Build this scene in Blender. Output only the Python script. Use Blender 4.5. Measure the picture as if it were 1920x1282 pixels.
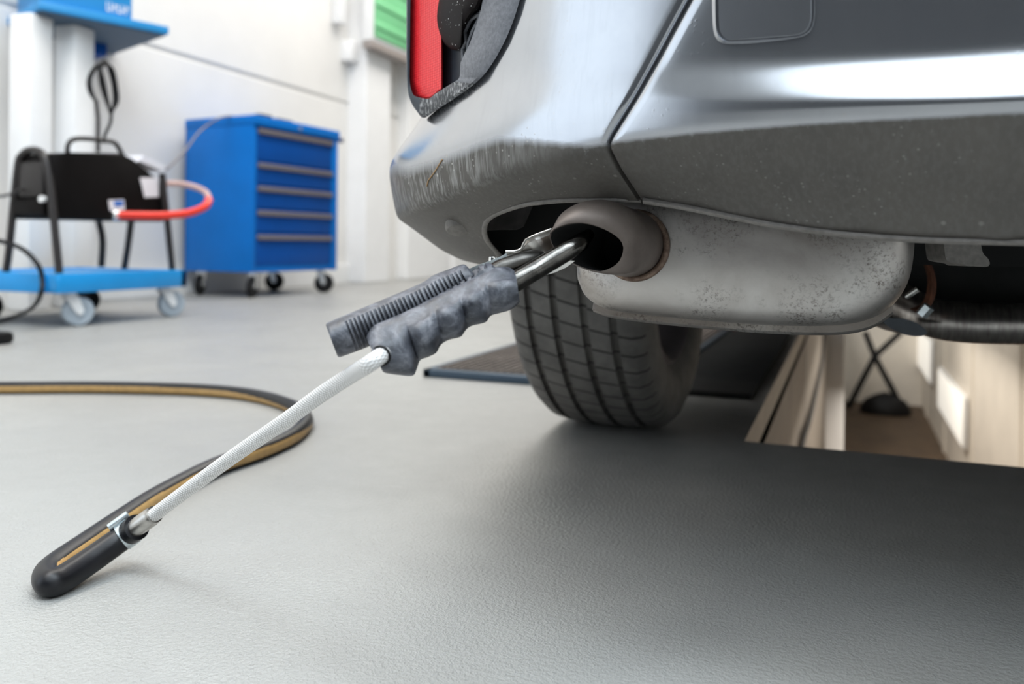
import bpy, bmesh, math, random
import numpy as np
from mathutils import Vector, Matrix

random.seed(4)
for o in list(bpy.data.objects):
    bpy.data.objects.remove(o)
SC = bpy.context.scene
COL = SC.collection

# ------------------------------------------------------------------ camera
# world: X = across the car (right +), Y = along the car (forward +), Z up, metres
F, YC, ROLL, H = 1560.0, 459.0, 0.010, 0.30
PSI = math.atan(622 / F)
cp, sp = math.cos(PSI), math.sin(PSI)
FW = Vector((-sp, cp, 0))
RH = Vector((cp, sp, 0))
ZU = Vector((0, 0, 1))
RT = (RH * math.cos(ROLL) + ZU * math.sin(ROLL))
UP = (ZU * math.cos(ROLL) - RH * math.sin(ROLL))
cam_d = bpy.data.cameras.new('camera')
cam = bpy.data.objects.new('camera', cam_d)
COL.objects.link(cam)
M = Matrix.Identity(4)
for i in range(3):
    M[i][0], M[i][1], M[i][2] = RT[i], UP[i], -FW[i]
M[2][3] = H
cam.matrix_world = M
cam_d.sensor_width = 36
cam_d.sensor_fit = 'HORIZONTAL'
cam_d.lens = F / 1920 * 36
cam_d.shift_y = -(641 - YC) / 1920
cam_d.clip_start = 0.02
cam_d.dof.use_dof = True
cam_d.dof.focus_distance = 0.66
cam_d.dof.aperture_fstop = 5.0
SC.camera = cam

# ------------------------------------------------------------------ light
SC.view_settings.view_transform = 'Standard'
SC.view_settings.look = 'None'
SC.view_settings.gamma = 1
SC.view_settings.exposure = 0.25
SC.view_settings.use_curve_mapping = False
SC.cycles.use_denoising = True
SC.cycles.max_bounces = 8
SC.cycles.sample_clamp_indirect = 6

world = bpy.data.worlds.new('world')
SC.world = world
world.use_nodes = True
wb = world.node_tree.nodes['Background']
wb.inputs[0].default_value = (0.80, 0.90, 1.0, 1)
wb.inputs[1].default_value = 1.9


def area(name, loc, target, sx, sy, power, color):
    l = bpy.data.lights.new(name, 'AREA')
    l.shape = 'RECTANGLE'
    l.size, l.size_y = sx, sy
    l.energy = power
    l.color = color
    o = bpy.data.objects.new(name, l)
    COL.objects.link(o)
    o.location = loc
    o.rotation_euler = (Vector(target) - Vector(loc)).to_track_quat('-Z', 'Y').to_euler()
    return o


area('ceiling_light', (-1.8, 1.0, 3.9), (-1.8, 1.0, 0), 1.2, 5.0, 130, (1.0, 0.96, 0.91))
area('ceiling_light', (-2.0, 6.0, 3.9), (-2.0, 6.0, 0), 1.6, 4.0, 130, (1.0, 0.96, 0.91))
area('roof_window', (1.2, -2.2, 3.9), (1.2, -2.2, 0), 5.2, 3.0, 128, (0.80, 0.91, 1.0))  # added overhead panel, placed to reflect as the bumper's bright band
area('roof_window', (1.2, 0.0, 3.92), (1.2, 0.0, 0), 5.2, 0.9, 160, (0.82, 0.92, 1.0))  # second added panel overhead, brightens the foreground floor
area('pit_light', (0.33, 4.2, -0.25), (0.33, 4.2, -2), 0.5, 5.4, 22, (1.0, 0.92, 0.82))  # unseen lamp added to brighten the pit


# ------------------------------------------------------------------ pixel helpers
def rayv(px, py):
    a = (px - 960) / F
    b = (py - YC) / F
    return FW + RT * a - UP * b


CAM0 = Vector((0, 0, H))


def at(px, py, Y):
    return CAM0 + rayv(px, py) * Y


def on_z(px, py, z):
    r = rayv(px, py)
    return CAM0 + r * ((z - H) / r.z)


def on_v(px, py, v):
    r = rayv(px, py)
    return CAM0 + r * (v / r.y)


def on_u(px, py, u):
    r = rayv(px, py)
    return CAM0 + r * (u / r.x)


def depth(p):
    return (Vector(p) - CAM0).dot(FW)


def proj(p):
    d = Vector(p) - CAM0
    Y = d.dot(FW)
    return 960 + F * d.dot(RT) / Y, YC - F * d.dot(UP) / Y


# ------------------------------------------------------------------ materials
def lin(c):
    return tuple(((x / 255) / 12.92 if x / 255 <= 0.04045 else ((x / 255 + 0.055) / 1.055) ** 2.4) for x in c)


class Mat:
    """small node helper"""

    def __init__(s, name, col=(0.5, 0.5, 0.5), rough=0.5, metal=0.0, **kw):
        s.m = bpy.data.materials.new(name)
        s.m.use_nodes = True
        s.nt = s.m.node_tree
        s.b = s.nt.nodes['Principled BSDF']
        s.b.inputs['Base Color'].default_value = (*col, 1)
        s.b.inputs['Roughness'].default_value = rough
        s.b.inputs['Metallic'].default_value = metal
        for k, v in kw.items():
            s.b.inputs[k.replace('_', ' ')].default_value = v
        s.tc = None

    def node(s, t, **kw):
        n = s.nt.nodes.new(t)
        for k, v in kw.items():
            setattr(n, k, v)
        return n

    def link(s, a, b):
        s.nt.links.new(a, b)

    def coord(s, scale=(1, 1, 1), rot=(0, 0, 0)):
        tc = s.node('ShaderNodeTexCoord')
        mp = s.node('ShaderNodeMapping')
        mp.inputs['Scale'].default_value = scale
        mp.inputs['Rotation'].default_value = rot
        s.link(tc.outputs['Object'], mp.inputs['Vector'])
        return mp.outputs['Vector']

    def noise(s, vec, scale, detail=4, rough=0.55, dist=0.0):
        n = s.node('ShaderNodeTexNoise')
        n.inputs['Scale'].default_value = scale
        n.inputs['Detail'].default_value = detail
        n.inputs['Roughness'].default_value = rough
        n.inputs['Distortion'].default_value = dist
        s.link(vec, n.inputs['Vector'])
        return n.outputs['Fac']

    def voro(s, vec, scale, feature='F1'):
        n = s.node('ShaderNodeTexVoronoi', feature=feature)
        n.inputs['Scale'].default_value = scale
        s.link(vec, n.inputs['Vector'])
        return n.outputs['Distance']

    def ramp(s, fac, stops):
        n = s.node('ShaderNodeValToRGB')
        cr = n.color_ramp
        while len(cr.elements) < len(stops):
            cr.elements.new(0.5)
        for e, (p, c) in zip(cr.elements, stops):
            e.position = p
            e.color = (*c, 1) if isinstance(c, tuple) else (c, c, c, 1)
        s.link(fac, n.inputs['Fac'])
        return n.outputs['Color']

    def mix(s, fac, a, b, blend='MIX'):
        n = s.node('ShaderNodeMix', data_type='RGBA', blend_type=blend)
        for sock, v in ((n.inputs[0], fac), (n.inputs[6], a), (n.inputs[7], b)):
            if hasattr(v, 'is_linked') or hasattr(v, 'links'):
                s.link(v, sock)
            elif isinstance(v, tuple):
                sock.default_value = (*v, 1)
            else:
                sock.default_value = v
        return n.outputs[2]

    def math(s, op, a, b=0.0):
        n = s.node('ShaderNodeMath', operation=op)
        for sock, v in ((n.inputs[0], a), (n.inputs[1], b)):
            if hasattr(v, 'links'):
                s.link(v, sock)
            else:
                sock.default_value = v
        return n.outputs[0]

    def bump(s, h, strength=0.3, dist=0.001):
        n = s.node('ShaderNodeBump')
        n.inputs['Strength'].default_value = strength
        n.inputs['Distance'].default_value = dist
        s.link(h, n.inputs['Height'])
        s.link(n.outputs['Normal'], s.b.inputs['Normal'])

    def base(s, c):
        s.link(c, s.b.inputs['Base Color'])

    def roughness(s, c):
        s.link(c, s.b.inputs['Roughness'])


MT = {}


def mat(name, col, rough=0.5, metal=0.0, var=0.0, vscale=20, bump=0.0, bscale=200, bdist=0.001, **kw):
    k = Mat(name, col, rough, metal, **kw)
    if var or bump:
        v = k.coord()
    if var:
        n = k.noise(v, vscale)
        lo = tuple(c * (1 - var) for c in col)
        hi = tuple(min(1, c * (1 + var)) for c in col)
        k.base(k.ramp(n, [(0.3, lo), (0.7, hi)]))
    if bump:
        k.bump(k.noise(v, bscale, 3), bump, bdist)
    MT[name] = k.m
    return k.m


# floor: grey epoxy with an orange-peel skin
k = Mat('floor_epoxy', (0.33, 0.33, 0.32), 0.34)
v = k.coord()
big = k.noise(v, 1.6, 5, 0.6, 0.4)
mid = k.noise(v, 9, 5, 0.65)
c1 = k.ramp(big, [(0.3, (0.285, 0.285, 0.275)), (0.7, (0.36, 0.36, 0.345))])
c2 = k.mix(k.ramp(mid, [(0.35, 0.0), (0.8, 0.45)]), c1, (0.26, 0.255, 0.245))
scr = k.noise(k.coord((1.2, 9, 1), (0, 0, 0.6)), 6, 6, 0.7)
c3 = k.mix(k.ramp(scr, [(0.66, 0.0), (0.72, 0.25)]), c2, (0.55, 0.55, 0.54))
k.base(c3)
sp1 = k.voro(v, 40)
k.roughness(k.ramp(mid, [(0.3, 0.30), (0.7, 0.46)]))
fine = k.noise(v, 260, 2, 0.5)
fine2 = k.noise(v, 620, 2, 0.5)
hh = k.math('ADD', k.math('MULTIPLY', fine, 1.0), k.math('MULTIPLY', fine2, 0.5))
k.bump(hh, 0.75, 0.0022)
MT['floor'] = k.m

mat('wall_white', (0.80, 0.785, 0.76), 0.55, var=0.03, vscale=3)
mat('white_paint', (0.86, 0.86, 0.85), 0.4, var=0.03, vscale=5)
mat('white_gloss', (0.90, 0.90, 0.90), 0.25, var=0.02, vscale=8)
mat('ceiling_white', (0.80, 0.80, 0.79), 0.7, var=0.02, vscale=2)
mat('back_wall_grey', (0.035, 0.037, 0.042), 0.7, var=0.05, vscale=2)
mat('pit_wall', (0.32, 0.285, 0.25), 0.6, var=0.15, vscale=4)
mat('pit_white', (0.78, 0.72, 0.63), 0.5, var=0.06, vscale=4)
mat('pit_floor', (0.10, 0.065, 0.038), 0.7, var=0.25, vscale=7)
mat('pit_edge', (0.42, 0.37, 0.31), 0.55, var=0.15, vscale=12)
mat('black_plastic', (0.006, 0.006, 0.007), 0.5, Specular_IOR_Level=0.25, var=0.3, vscale=60)
mat('black_satin', (0.006, 0.005, 0.005), 0.5, Specular_IOR_Level=0.12, var=0.2, vscale=9)
mat('black_gloss', (0.006, 0.006, 0.007), 0.16)
mat('soot', (0.004, 0.004, 0.004), 0.95)
mat('underbody_black', (0.012, 0.012, 0.012), 0.85, var=0.4, vscale=25)
mat('blue_cabinet', (0.0, 0.155, 0.55), 0.42, Specular_IOR_Level=0.25, var=0.06, vscale=6)
mat('blue_drawer', (0.0, 0.07, 0.33), 0.45, Specular_IOR_Level=0.2, var=0.06, vscale=6)
mat('blue_light', (0.010, 0.30, 0.72), 0.34, var=0.05, vscale=8)
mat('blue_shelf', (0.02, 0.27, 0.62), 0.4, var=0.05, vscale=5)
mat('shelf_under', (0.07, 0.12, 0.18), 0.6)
mat('handle_grey', (0.19, 0.17, 0.18), 0.4, 0.3)
mat('castor_grey', (0.42, 0.48, 0.54), 0.45, var=0.05, vscale=30)
mat('zinc', (0.80, 0.80, 0.80), 0.25, 0.9, var=0.08, vscale=40)
mat('tube_black', (0.025, 0.022, 0.022), 0.35, 0.0, Specular_IOR_Level=0.4)
mat('red_hose', (0.75, 0.035, 0.02), 0.3, var=0.05, vscale=20)
mat('clear_hose', (0.62, 0.42, 0.38), 0.3, Alpha=0.75)
mat('paper', (0.82, 0.82, 0.88), 0.6, var=0.03, vscale=20)
mat('sticker_blue', (0.03, 0.16, 0.55), 0.4)
mat('sticker_white', (0.85, 0.83, 0.86), 0.4)
mat('green_panel', (0.20, 0.56, 0.28), 0.35, var=0.12, vscale=2.0)
mat('box_under', (0.33, 0.29, 0.27), 0.5)
mat('red_bar', (0.45, 0.01, 0.012), 0.5, var=0.1)
mat('grate_frame', (0.045, 0.07, 0.10), 0.55, 0.4)
mat('rust', (0.17, 0.062, 0.03), 0.8, 0.2, var=0.4, vscale=90, bump=0.4, bscale=400)
mat('chrome', (0.62, 0.61, 0.58), 0.12, 1.0, var=0.05, vscale=60)
mat('dark_chrome', (0.10, 0.095, 0.088), 0.16, 1.0, var=0.45, vscale=90, bump=0.1, bscale=700)
mat('black_metal', (0.05, 0.047, 0.043), 0.28, 0.9, var=0.4, vscale=120)
mat('steel_plate', (0.48, 0.46, 0.43), 0.30, 1.0, var=0.15, vscale=120)
mat('clamp_steel', (0.62, 0.68, 0.70), 0.3, 0.85, var=0.08, vscale=150)
mat('hose_black', (0.006, 0.006, 0.008), 0.38, Specular_IOR_Level=0.35, var=0.3, vscale=60)
mat('hose_tan', (0.44, 0.27, 0.10), 0.5, var=0.12, vscale=90)
mat('straw', (0.35, 0.22, 0.11), 0.7)
mat('plug_grey', (0.20, 0.185, 0.17), 0.7, var=0.2, vscale=200)
mat('liner', (0.006, 0.006, 0.006), 0.95)
mat('inner_bracket', (0.055, 0.052, 0.05), 0.6, var=0.4, vscale=60)
mat('lamp_glow', (0.9, 0.88, 0.8), 0.4)  # glow of the added light patches on the pit wall
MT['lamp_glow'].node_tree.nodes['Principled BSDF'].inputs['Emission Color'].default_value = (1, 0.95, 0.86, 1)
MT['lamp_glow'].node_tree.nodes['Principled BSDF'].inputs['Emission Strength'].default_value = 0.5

# dusty grey metallic paint; the road dirt on its lower part follows the mesh attribute "dirt" (a film with specks and runs)
k = Mat('paint', (0.5, 0.5, 0.52), 0.25, 0.85)
v = k.coord()
at_ = k.node('ShaderNodeAttribute', attribute_name='dirt')
n1 = k.noise(v, 14, 6, 0.65, 0.3)
n2 = k.noise(k.coord((1.0, 1.0, 0.13)), 130, 4, 0.6, 0.6)
n4 = k.noise(k.coord((1.0, 1.0, 0.05)), 300, 3, 0.6, 0.3)
clean = k.ramp(n1, [(0.3, (0.41, 0.42, 0.445)), (0.7, (0.45, 0.46, 0.48))])
clean = k.mix(k.ramp(n2, [(0.50, 0.0), (0.75, 0.3)]), clean, (0.36, 0.37, 0.38))
d_ = k.math('ADD', at_.outputs['Fac'], k.math('MULTIPLY', k.math('SUBTRACT', n2, 0.5), k.math('MULTIPLY', at_.outputs['Fac'], 0.9)))
dm = k.ramp(d_, [(0.12, 0.0), (0.85, 0.97)])
film = k.ramp(n1, [(0.3, (0.060, 0.053, 0.045)), (0.7, (0.086, 0.076, 0.064))])
ar_ = k.node('ShaderNodeAttribute', attribute_name='runs')
runs = k.math('MULTIPLY', k.ramp(n4, [(0.44, 0.0), (0.64, 0.9)]), k.math('ADD', k.math('MULTIPLY', ar_.outputs['Fac'], 0.9), 0.08))
film = k.mix(runs, film, (0.27, 0.265, 0.25))
base = k.mix(dm, clean, film)
sv = k.voro(v, 190)
big = k.voro(v, 62)
msk = k.noise(v, 22, 3)
wt_ = k.math('ADD', k.math('MULTIPLY', ar_.outputs['Fac'], 0.8), 0.24)
s1 = k.math('MULTIPLY', k.ramp(sv, [(0.10, 1.0), (0.20, 0.0)]), k.ramp(msk, [(0.48, 0.0), (0.60, 1.0)]))
s2 = k.math('MULTIPLY', k.ramp(big, [(0.06, 1.0), (0.12, 0.0)]), k.ramp(k.noise(v, 31, 2), [(0.50, 0.0), (0.58, 1.0)]))
speck = k.math('MULTIPLY', k.math('MAXIMUM', s1, s2), wt_)
base = k.mix(speck, base, (0.45, 0.43, 0.40))
k.base(base)
k.roughness(k.ramp(dm, [(0.0, 0.19), (1.0, 0.62)]))
k.link(k.ramp(dm, [(0.0, 0.93), (1.0, 0.05)]), k.b.inputs['Metallic'])
k.b.inputs['Coat Weight'].default_value = 0.12
k.b.inputs['Coat Roughness'].default_value = 0.2
k.bump(k.math('ADD', speck, k.math('MULTIPLY', n2, k.math('MULTIPLY', at_.outputs['Fac'], 0.6))), 0.15, 0.0006)
MT['paint'] = k.m
# rough black trim with worn flecks
k = Mat('trim_rough', (0.05, 0.05, 0.055), 0.6)
v = k.coord()
n = k.noise(k.coord((1, 1, 0.45)), 420, 3, 0.6)
k.base(k.ramp(n, [(0.5, (0.06, 0.062, 0.068)), (0.66, (0.42, 0.42, 0.42))]))
k.bump(n, 0.4, 0.001)
MT['trim_rough'] = k.m
k = Mat('trim_grey', (0.15, 0.155, 0.17), 0.5)
v = k.coord()
n = k.noise(v, 300, 4, 0.7)
k.base(k.ramp(n, [(0.35, (0.12, 0.125, 0.14)), (0.7, (0.20, 0.205, 0.225))]))
MT['trim_grey'] = k.m
mat('trim_dark', (0.035, 0.045, 0.058), 0.4, var=0.2, vscale=60)
k = Mat('lens_red', (0.70, 0.012, 0.02), 0.35, Specular_IOR_Level=0.3)
v = k.coord()
ck = k.node('ShaderNodeTexVoronoi', feature='F1')
ck.inputs['Scale'].default_value = 430
k.link(v, ck.inputs['Vector'])
ck.inputs['Randomness'].default_value = 0.15
k.base(k.ramp(ck.outputs['Distance'], [(0.2, (0.95, 0.05, 0.055)), (0.75, (0.62, 0.0, 0.012))]))
k.bump(ck.outputs['Distance'], 0.5, 0.0008)
k.b.inputs['Coat Weight'].default_value = 0.15
k.b.inputs['Emission Color'].default_value = (0, 0, 0, 1)
MT['lens_red'] = k.m
# black cover with white flecks
k = Mat('cover_black', (0.008, 0.007, 0.007), 0.45, Specular_IOR_Level=0.05)
v = k.coord((1, 1, 1.8))
d = k.voro(v, 150)
k.base(k.mix(k.math('MULTIPLY', k.ramp(d, [(0.10, 1.0), (0.17, 0.0)]), k.ramp(k.noise(v, 40, 2), [(0.48, 0.0), (0.55, 0.8)])), (0.010, 0.008, 0.008), (0.6, 0.6, 0.6)))
MT['cover_black'] = k.m
# grip rubber, bluish grey with chalky patches
k = Mat('grip_rubber', (0.13, 0.14, 0.165), 0.5)
v = k.coord()
n1 = k.noise(v, 70, 6, 0.7, 0.5)
n2 = k.noise(v, 320, 4, 0.7)
c = k.ramp(n1, [(0.34, (0.022, 0.024, 0.031)), (0.50, (0.060, 0.065, 0.080)), (0.70, (0.19, 0.195, 0.22))])
k.base(k.mix(k.ramp(n2, [(0.55, 0.0), (0.8, 0.35)]), c, (0.26, 0.265, 0.29)))
k.roughness(k.ramp(n1, [(0.3, 0.36), (0.7, 0.52)]))
k.bump(n2, 0.25, 0.0008)
MT['grip'] = k.m
# aluminised muffler steel with brown stain and pitting
k = Mat('muffler_steel', (0.5, 0.48, 0.46), 0.36, 0.95)
v = k.coord()
n1 = k.noise(v, 11, 6, 0.65, 0.5)
n2 = k.noise(v, 330, 4, 0.75)
n3 = k.noise(v, 24, 4, 0.6)
c = k.ramp(n1, [(0.25, (0.30, 0.265, 0.24)), (0.7, (0.56, 0.535, 0.51))])
c = k.mix(k.math('MULTIPLY', k.ramp(n2, [(0.50, 0.0), (0.64, 0.85)]), k.ramp(n3, [(0.46, 0.0), (0.64, 1.0)])), c, (0.10, 0.082, 0.07))
k.base(c)
k.roughness(k.ramp(n1, [(0.3, 0.30), (0.7, 0.42)]))
MT['muffler'] = k.m
k = Mat('tailpipe_steel', (0.24, 0.215, 0.20), 0.5, 0.45)
v = k.coord()
n1 = k.noise(v, 30, 5, 0.6)
n2 = k.noise(v, 400, 3, 0.7)
c = k.ramp(n1, [(0.3, (0.115, 0.092, 0.080)), (0.7, (0.18, 0.150, 0.133))])
k.base(k.mix(k.ramp(n2, [(0.62, 0.0), (0.75, 0.6)]), c, (0.10, 0.075, 0.06)))
MT['tailpipe'] = k.m
k = Mat('weld_rust', (0.3, 0.2, 0.14), 0.55, 0.5)
v = k.coord()
k.base(k.ramp(k.noise(v, 120, 4, 0.7), [(0.3, (0.09, 0.055, 0.04)), (0.6, (0.23, 0.16, 0.12)), (0.8, (0.36, 0.32, 0.29))]))
k.bump(k.noise(v, 300, 2), 0.5, 0.001)
MT['weld'] = k.m
k = Mat('exhaust_pipe', (0.45, 0.42, 0.40), 0.28, 0.9)
v = k.coord()
k.base(k.ramp(k.noise(k.coord((6, 1, 1)), 30, 4, 0.7), [(0.3, (0.25, 0.22, 0.20)), (0.7, (0.52, 0.49, 0.46))]))
MT['pipe'] = k.m
# tyre rubber with slanted sipes; object space of the wheel (axle along X)
k = Mat('tyre_rubber', (0.045, 0.044, 0.042), 0.7)
tc = k.node('ShaderNodeTexCoord')
sep = k.node('ShaderNodeSeparateXYZ')
k.link(tc.outputs['Object'], sep.inputs[0])
ang = k.math('ARCTAN2', sep.outputs['Y'], sep.outputs['Z'])
ph = k.math('ADD', k.math('MULTIPLY', ang, 62 / 6.2832), k.math('MULTIPLY', sep.outputs['X'], 9.0))
fr = k.math('FRACT', ph)
tri = k.math('ABSOLUTE', k.math('SUBTRACT', fr, 0.5))
rad = k.math('SQRT', k.math('ADD', k.math('MULTIPLY', sep.outputs['Y'], sep.outputs['Y']), k.math('MULTIPLY', sep.outputs['Z'], sep.outputs['Z'])))
on = k.math('GREATER_THAN', rad, 0.292)
line = k.math('MULTIPLY', k.ramp(tri, [(0.03, 1.0), (0.07, 0.0)]), on)
nz = k.noise(tc.outputs['Object'], 25, 5, 0.65)
c = k.ramp(nz, [(0.3, (0.095, 0.091, 0.086)), (0.7, (0.17, 0.163, 0.152))])
k.base(k.mix(line, c, (0.02, 0.019, 0.018)))
k.bump(k.math('SUBTRACT', k.math('MULTIPLY', nz, 0.4), line), 0.5, 0.002)
MT['tyre'] = k.m
# braided steel sleeve: use UV (u around, v along)
k = Mat('braid', (0.85, 0.83, 0.82), 0.35, 0.15)
tc = k.node('ShaderNodeTexCoord')
sep = k.node('ShaderNodeSeparateXYZ')
k.link(tc.outputs['UV'], sep.inputs[0])
a1 = k.math('ADD', k.math('MULTIPLY', sep.outputs['X'], 14.0), k.math('MULTIPLY', sep.outputs['Y'], 330.0))
a2 = k.math('SUBTRACT', k.math('MULTIPLY', sep.outputs['X'], 14.0), k.math('MULTIPLY', sep.outputs['Y'], 330.0))
w1 = k.math('ABSOLUTE', k.math('SUBTRACT', k.math('FRACT', a1), 0.5))
w2 = k.math('ABSOLUTE', k.math('SUBTRACT', k.math('FRACT', a2), 0.5))
w = k.math('MULTIPLY', k.math('MULTIPLY', w1, w2), 4.0)
k.base(k.ramp(w, [(0.0, (0.46, 0.45, 0.44)), (0.3, (0.88, 0.87, 0.86)), (1.0, (0.95, 0.94, 0.93))]))
k.bump(w, 0.6, 0.0008)
MT['braid'] = k.m
# expanded-metal grate
k = Mat('grate', (0.09, 0.075, 0.066), 0.6, 0.3)
v = k.coord()
n = k.noise(v, 20, 4)
k.base(k.ramp(n, [(0.3, (0.075, 0.062, 0.055)), (0.7, (0.15, 0.125, 0.11))]))
MT['grate'] = k.m


# ------------------------------------------------------------------ mesh helpers
class G:
    """geometry collector: faces carry a material slot"""

    def __init__(s):
        s.v, s.f, s.m, s.uv = [], [], [], {}

    def add(s, verts, faces, slot=0):
        o = len(s.v)
        s.v += [tuple(x) for x in verts]
        s.f += [tuple(i + o for i in f) for f in faces]
        s.m += [slot] * len(faces) if isinstance(slot, int) else list(slot)
        return s

    # solids
    def box(s, lo, hi, slot=0, bev=0.0, rotz=0.0, piv=None):
        bm = bmesh.new()
        bmesh.ops.create_cube(bm, size=1)
        c = [(a + b) / 2 for a, b in zip(lo, hi)]
        d = [abs(b - a) for a, b in zip(lo, hi)]
        for q in bm.verts:
            q.co = Vector((c[0] + q.co.x * d[0], c[1] + q.co.y * d[1], c[2] + q.co.z * d[2]))
        if bev:
            bmesh.ops.bevel(bm, geom=bm.edges[:], offset=min(bev, min(d) * 0.45), segments=2, affect='EDGES', profile=0.5)
        if rotz:
            bmesh.ops.rotate(bm, verts=bm.verts, cent=Vector(piv or c), matrix=Matrix.Rotation(rotz, 3, 'Z'))
        bm.verts.index_update()
        s.add([q.co[:] for q in bm.verts], [[q.index for q in f.verts] for f in bm.faces], slot)
        bm.free()
        return s

    def grid(s, rows, slot=0, cu=False, cv=False, flip=False):
        n, m = len(rows), len(rows[0])
        vs = [p for r in rows for p in r]
        fs = []
        for i in range(n if cu else n - 1):
            for j in range(m if cv else m - 1):
                a, b = i * m + j, i * m + (j + 1) % m
                c, d = ((i + 1) % n) * m + (j + 1) % m, ((i + 1) % n) * m + j
                fs.append((a, d, c, b) if flip else (a, b, c, d))
        return s.add(vs, fs, slot)

    def loft(s, rings, slot=0, cap0=True, cap1=True):
        m = len(rings[0])
        s.grid(rings, slot, cv=True)
        o = len(s.v) - m * len(rings)
        if cap0:
            s.f.append(tuple(o + j for j in range(m))[::-1])
            s.m.append(slot if isinstance(slot, int) else 0)
        if cap1:
            e = o + m * (len(rings) - 1)
            s.f.append(tuple(e + j for j in range(m)))
            s.m.append(slot if isinstance(slot, int) else 0)
        return s

    def tube(s, pts, r, n=12, slot=0, caps=True, stripe=None, closed=False, seed=None):
        pts = [Vector(p) for p in pts]
        N = len(pts)
        rr = r if isinstance(r, (list, tuple)) else [r] * N
        T = []
        for i in range(N):
            if closed:
                t = pts[(i + 1) % N] - pts[i - 1]
            else:
                t = pts[min(i + 1, N - 1)] - pts[max(i - 1, 0)]
            T.append(t.normalized())
        up = seed or (Vector((0, 0, 1)) if abs(T[0].z) < 0.9 else Vector((1, 0, 0)))
        nrm = (up - T[0] * up.dot(T[0])).normalized()
        rings = []
        frames = []
        for i in range(N):
            if stripe is not None:
                z = Vector((0, 0, 1))
                nrm = (z - T[i] * z.dot(T[i])).normalized()
            else:
                nrm = (nrm - T[i] * nrm.dot(T[i])).normalized()
            b = T[i].cross(nrm)
            frames.append((nrm, b))
            rings.append([pts[i] + (nrm * math.cos(2 * math.pi * j / n) + b * math.sin(2 * math.pi * j / n)) * rr[i] for j in range(n)])
        o = len(s.v)
        f0 = len(s.f)
        s.grid(rings, slot, cu=closed, cv=True)
        L = 0.0
        for i in range(N):
            if i:
                L += (pts[i] - pts[i - 1]).length
            for j in range(n):
                s.uv[o + i * n + j] = (j / n, L)
        if stripe is not None:
            for i in range(N - 1):
                c0, hw = stripe(i / (N - 1))
                for j in range(n):
                    a = 2 * math.pi * (j + 0.5) / n
                    dd = (a - c0 + math.pi) % (2 * math.pi) - math.pi
                    if abs(dd) < hw:
                        s.m[f0 + i * n + j] = 1
        if caps and not closed:
            s.f.append(tuple(o + j for j in range(n))[::-1])
            s.f.append(tuple(o + n * (N - 1) + j for j in range(n)))
            s.m += [slot, slot]
        return s

    def cyl(s, a, b, r, n=24, slot=0, r2=None):
        return s.tube([a, b], [r, r if r2 is None else r2], n, slot)

    def revolve(s, prof, axis_p, axis_d, n=64, slot=0, closed=True):
        """prof: list of (along, radius); closed loops the profile"""
        d = Vector(axis_d).normalized()
        e = d.orthogonal().normalized()
        g = d.cross(e)
        P = Vector(axis_p)
        rings = []
        for i in range(n):
            a = 2 * math.pi * i / n
            rd = e * math.cos(a) + g * math.sin(a)
            rings.append([P + d * x + rd * r for x, r in prof])
        return s.grid(rings, slot, cu=True, cv=closed)

    def prism(s, poly, vec, slot=0, inset=0.0):
        """poly: 3-D outline, extruded by vec"""
        vec = Vector(vec)
        p0 = [Vector(p) for p in poly]
        n = len(p0)
        vs = p0 + [p + vec for p in p0]
        fs = [tuple(range(n))[::-1], tuple(range(n, 2 * n))]
        for i in range(n):
            j = (i + 1) % n
            fs.append((i, j, n + j, n + i))
        return s.add(vs, fs, slot)


def thing(name, label, cat, loc=(0, 0, 0), group=None):
    o = bpy.data.objects.new(name, None)
    COL.objects.link(o)
    o.location = loc
    o.empty_display_size = 0.05
    o['label'] = label
    o['category'] = cat
    if group:
        o['group'] = group
    return o


def wloc(o):
    p = Vector((0, 0, 0))
    while o is not None:
        p += Vector(o.location)
        o = o.parent
    return p


def mk(name, g, mats, parent=None, origin=None, smooth=40, fix=True, label=None):
    """one mesh object; verts of g are world coordinates"""
    me = bpy.data.meshes.new(name)
    pw = wloc(parent) if parent else Vector((0, 0, 0))
    org = Vector(origin) if origin is not None else pw
    me.from_pydata([tuple(Vector(p) - org) for p in g.v], [], g.f)
    for m in (mats if isinstance(mats, (list, tuple)) else [mats]):
        me.materials.append(MT[m])
    me.polygons.foreach_set('material_index', g.m)
    if g.uv:
        ul = me.uv_layers.new(name='UVMap')
        for lp in me.loops:
            ul.data[lp.index].uv = g.uv.get(lp.vertex_index, (0, 0))
        # close the seam around the tube
        for p in me.polygons:
            us = [ul.data[i].uv[0] for i in p.loop_indices]
            if max(us) - min(us) > 0.5:
                for i in p.loop_indices:
                    if ul.data[i].uv[0] < 0.5:
                        ul.data[i].uv[0] += 1
    if fix:
        bm = bmesh.new()
        bm.from_mesh(me)
        bmesh.ops.recalc_face_normals(bm, faces=bm.faces[:])
        bm.to_mesh(me)
        bm.free()
    if smooth:
        me.shade_smooth()
        me.set_sharp_from_angle(angle=math.radians(smooth))
    me.update()
    o = bpy.data.objects.new(name, me)
    COL.objects.link(o)
    if parent:
        o.parent = parent
    o.location = org - pw
    if label:
        o['label'] = label
    return o


def tag(o, label, cat, group=None):
    o['label'] = label
    o['category'] = cat
    if group:
        o['group'] = group
    return o


def struct(name, g, mats, smooth=0, **kw):
    o = mk(name, g, mats, smooth=smooth, **kw)
    o['kind'] = 'structure'
    return o


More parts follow.
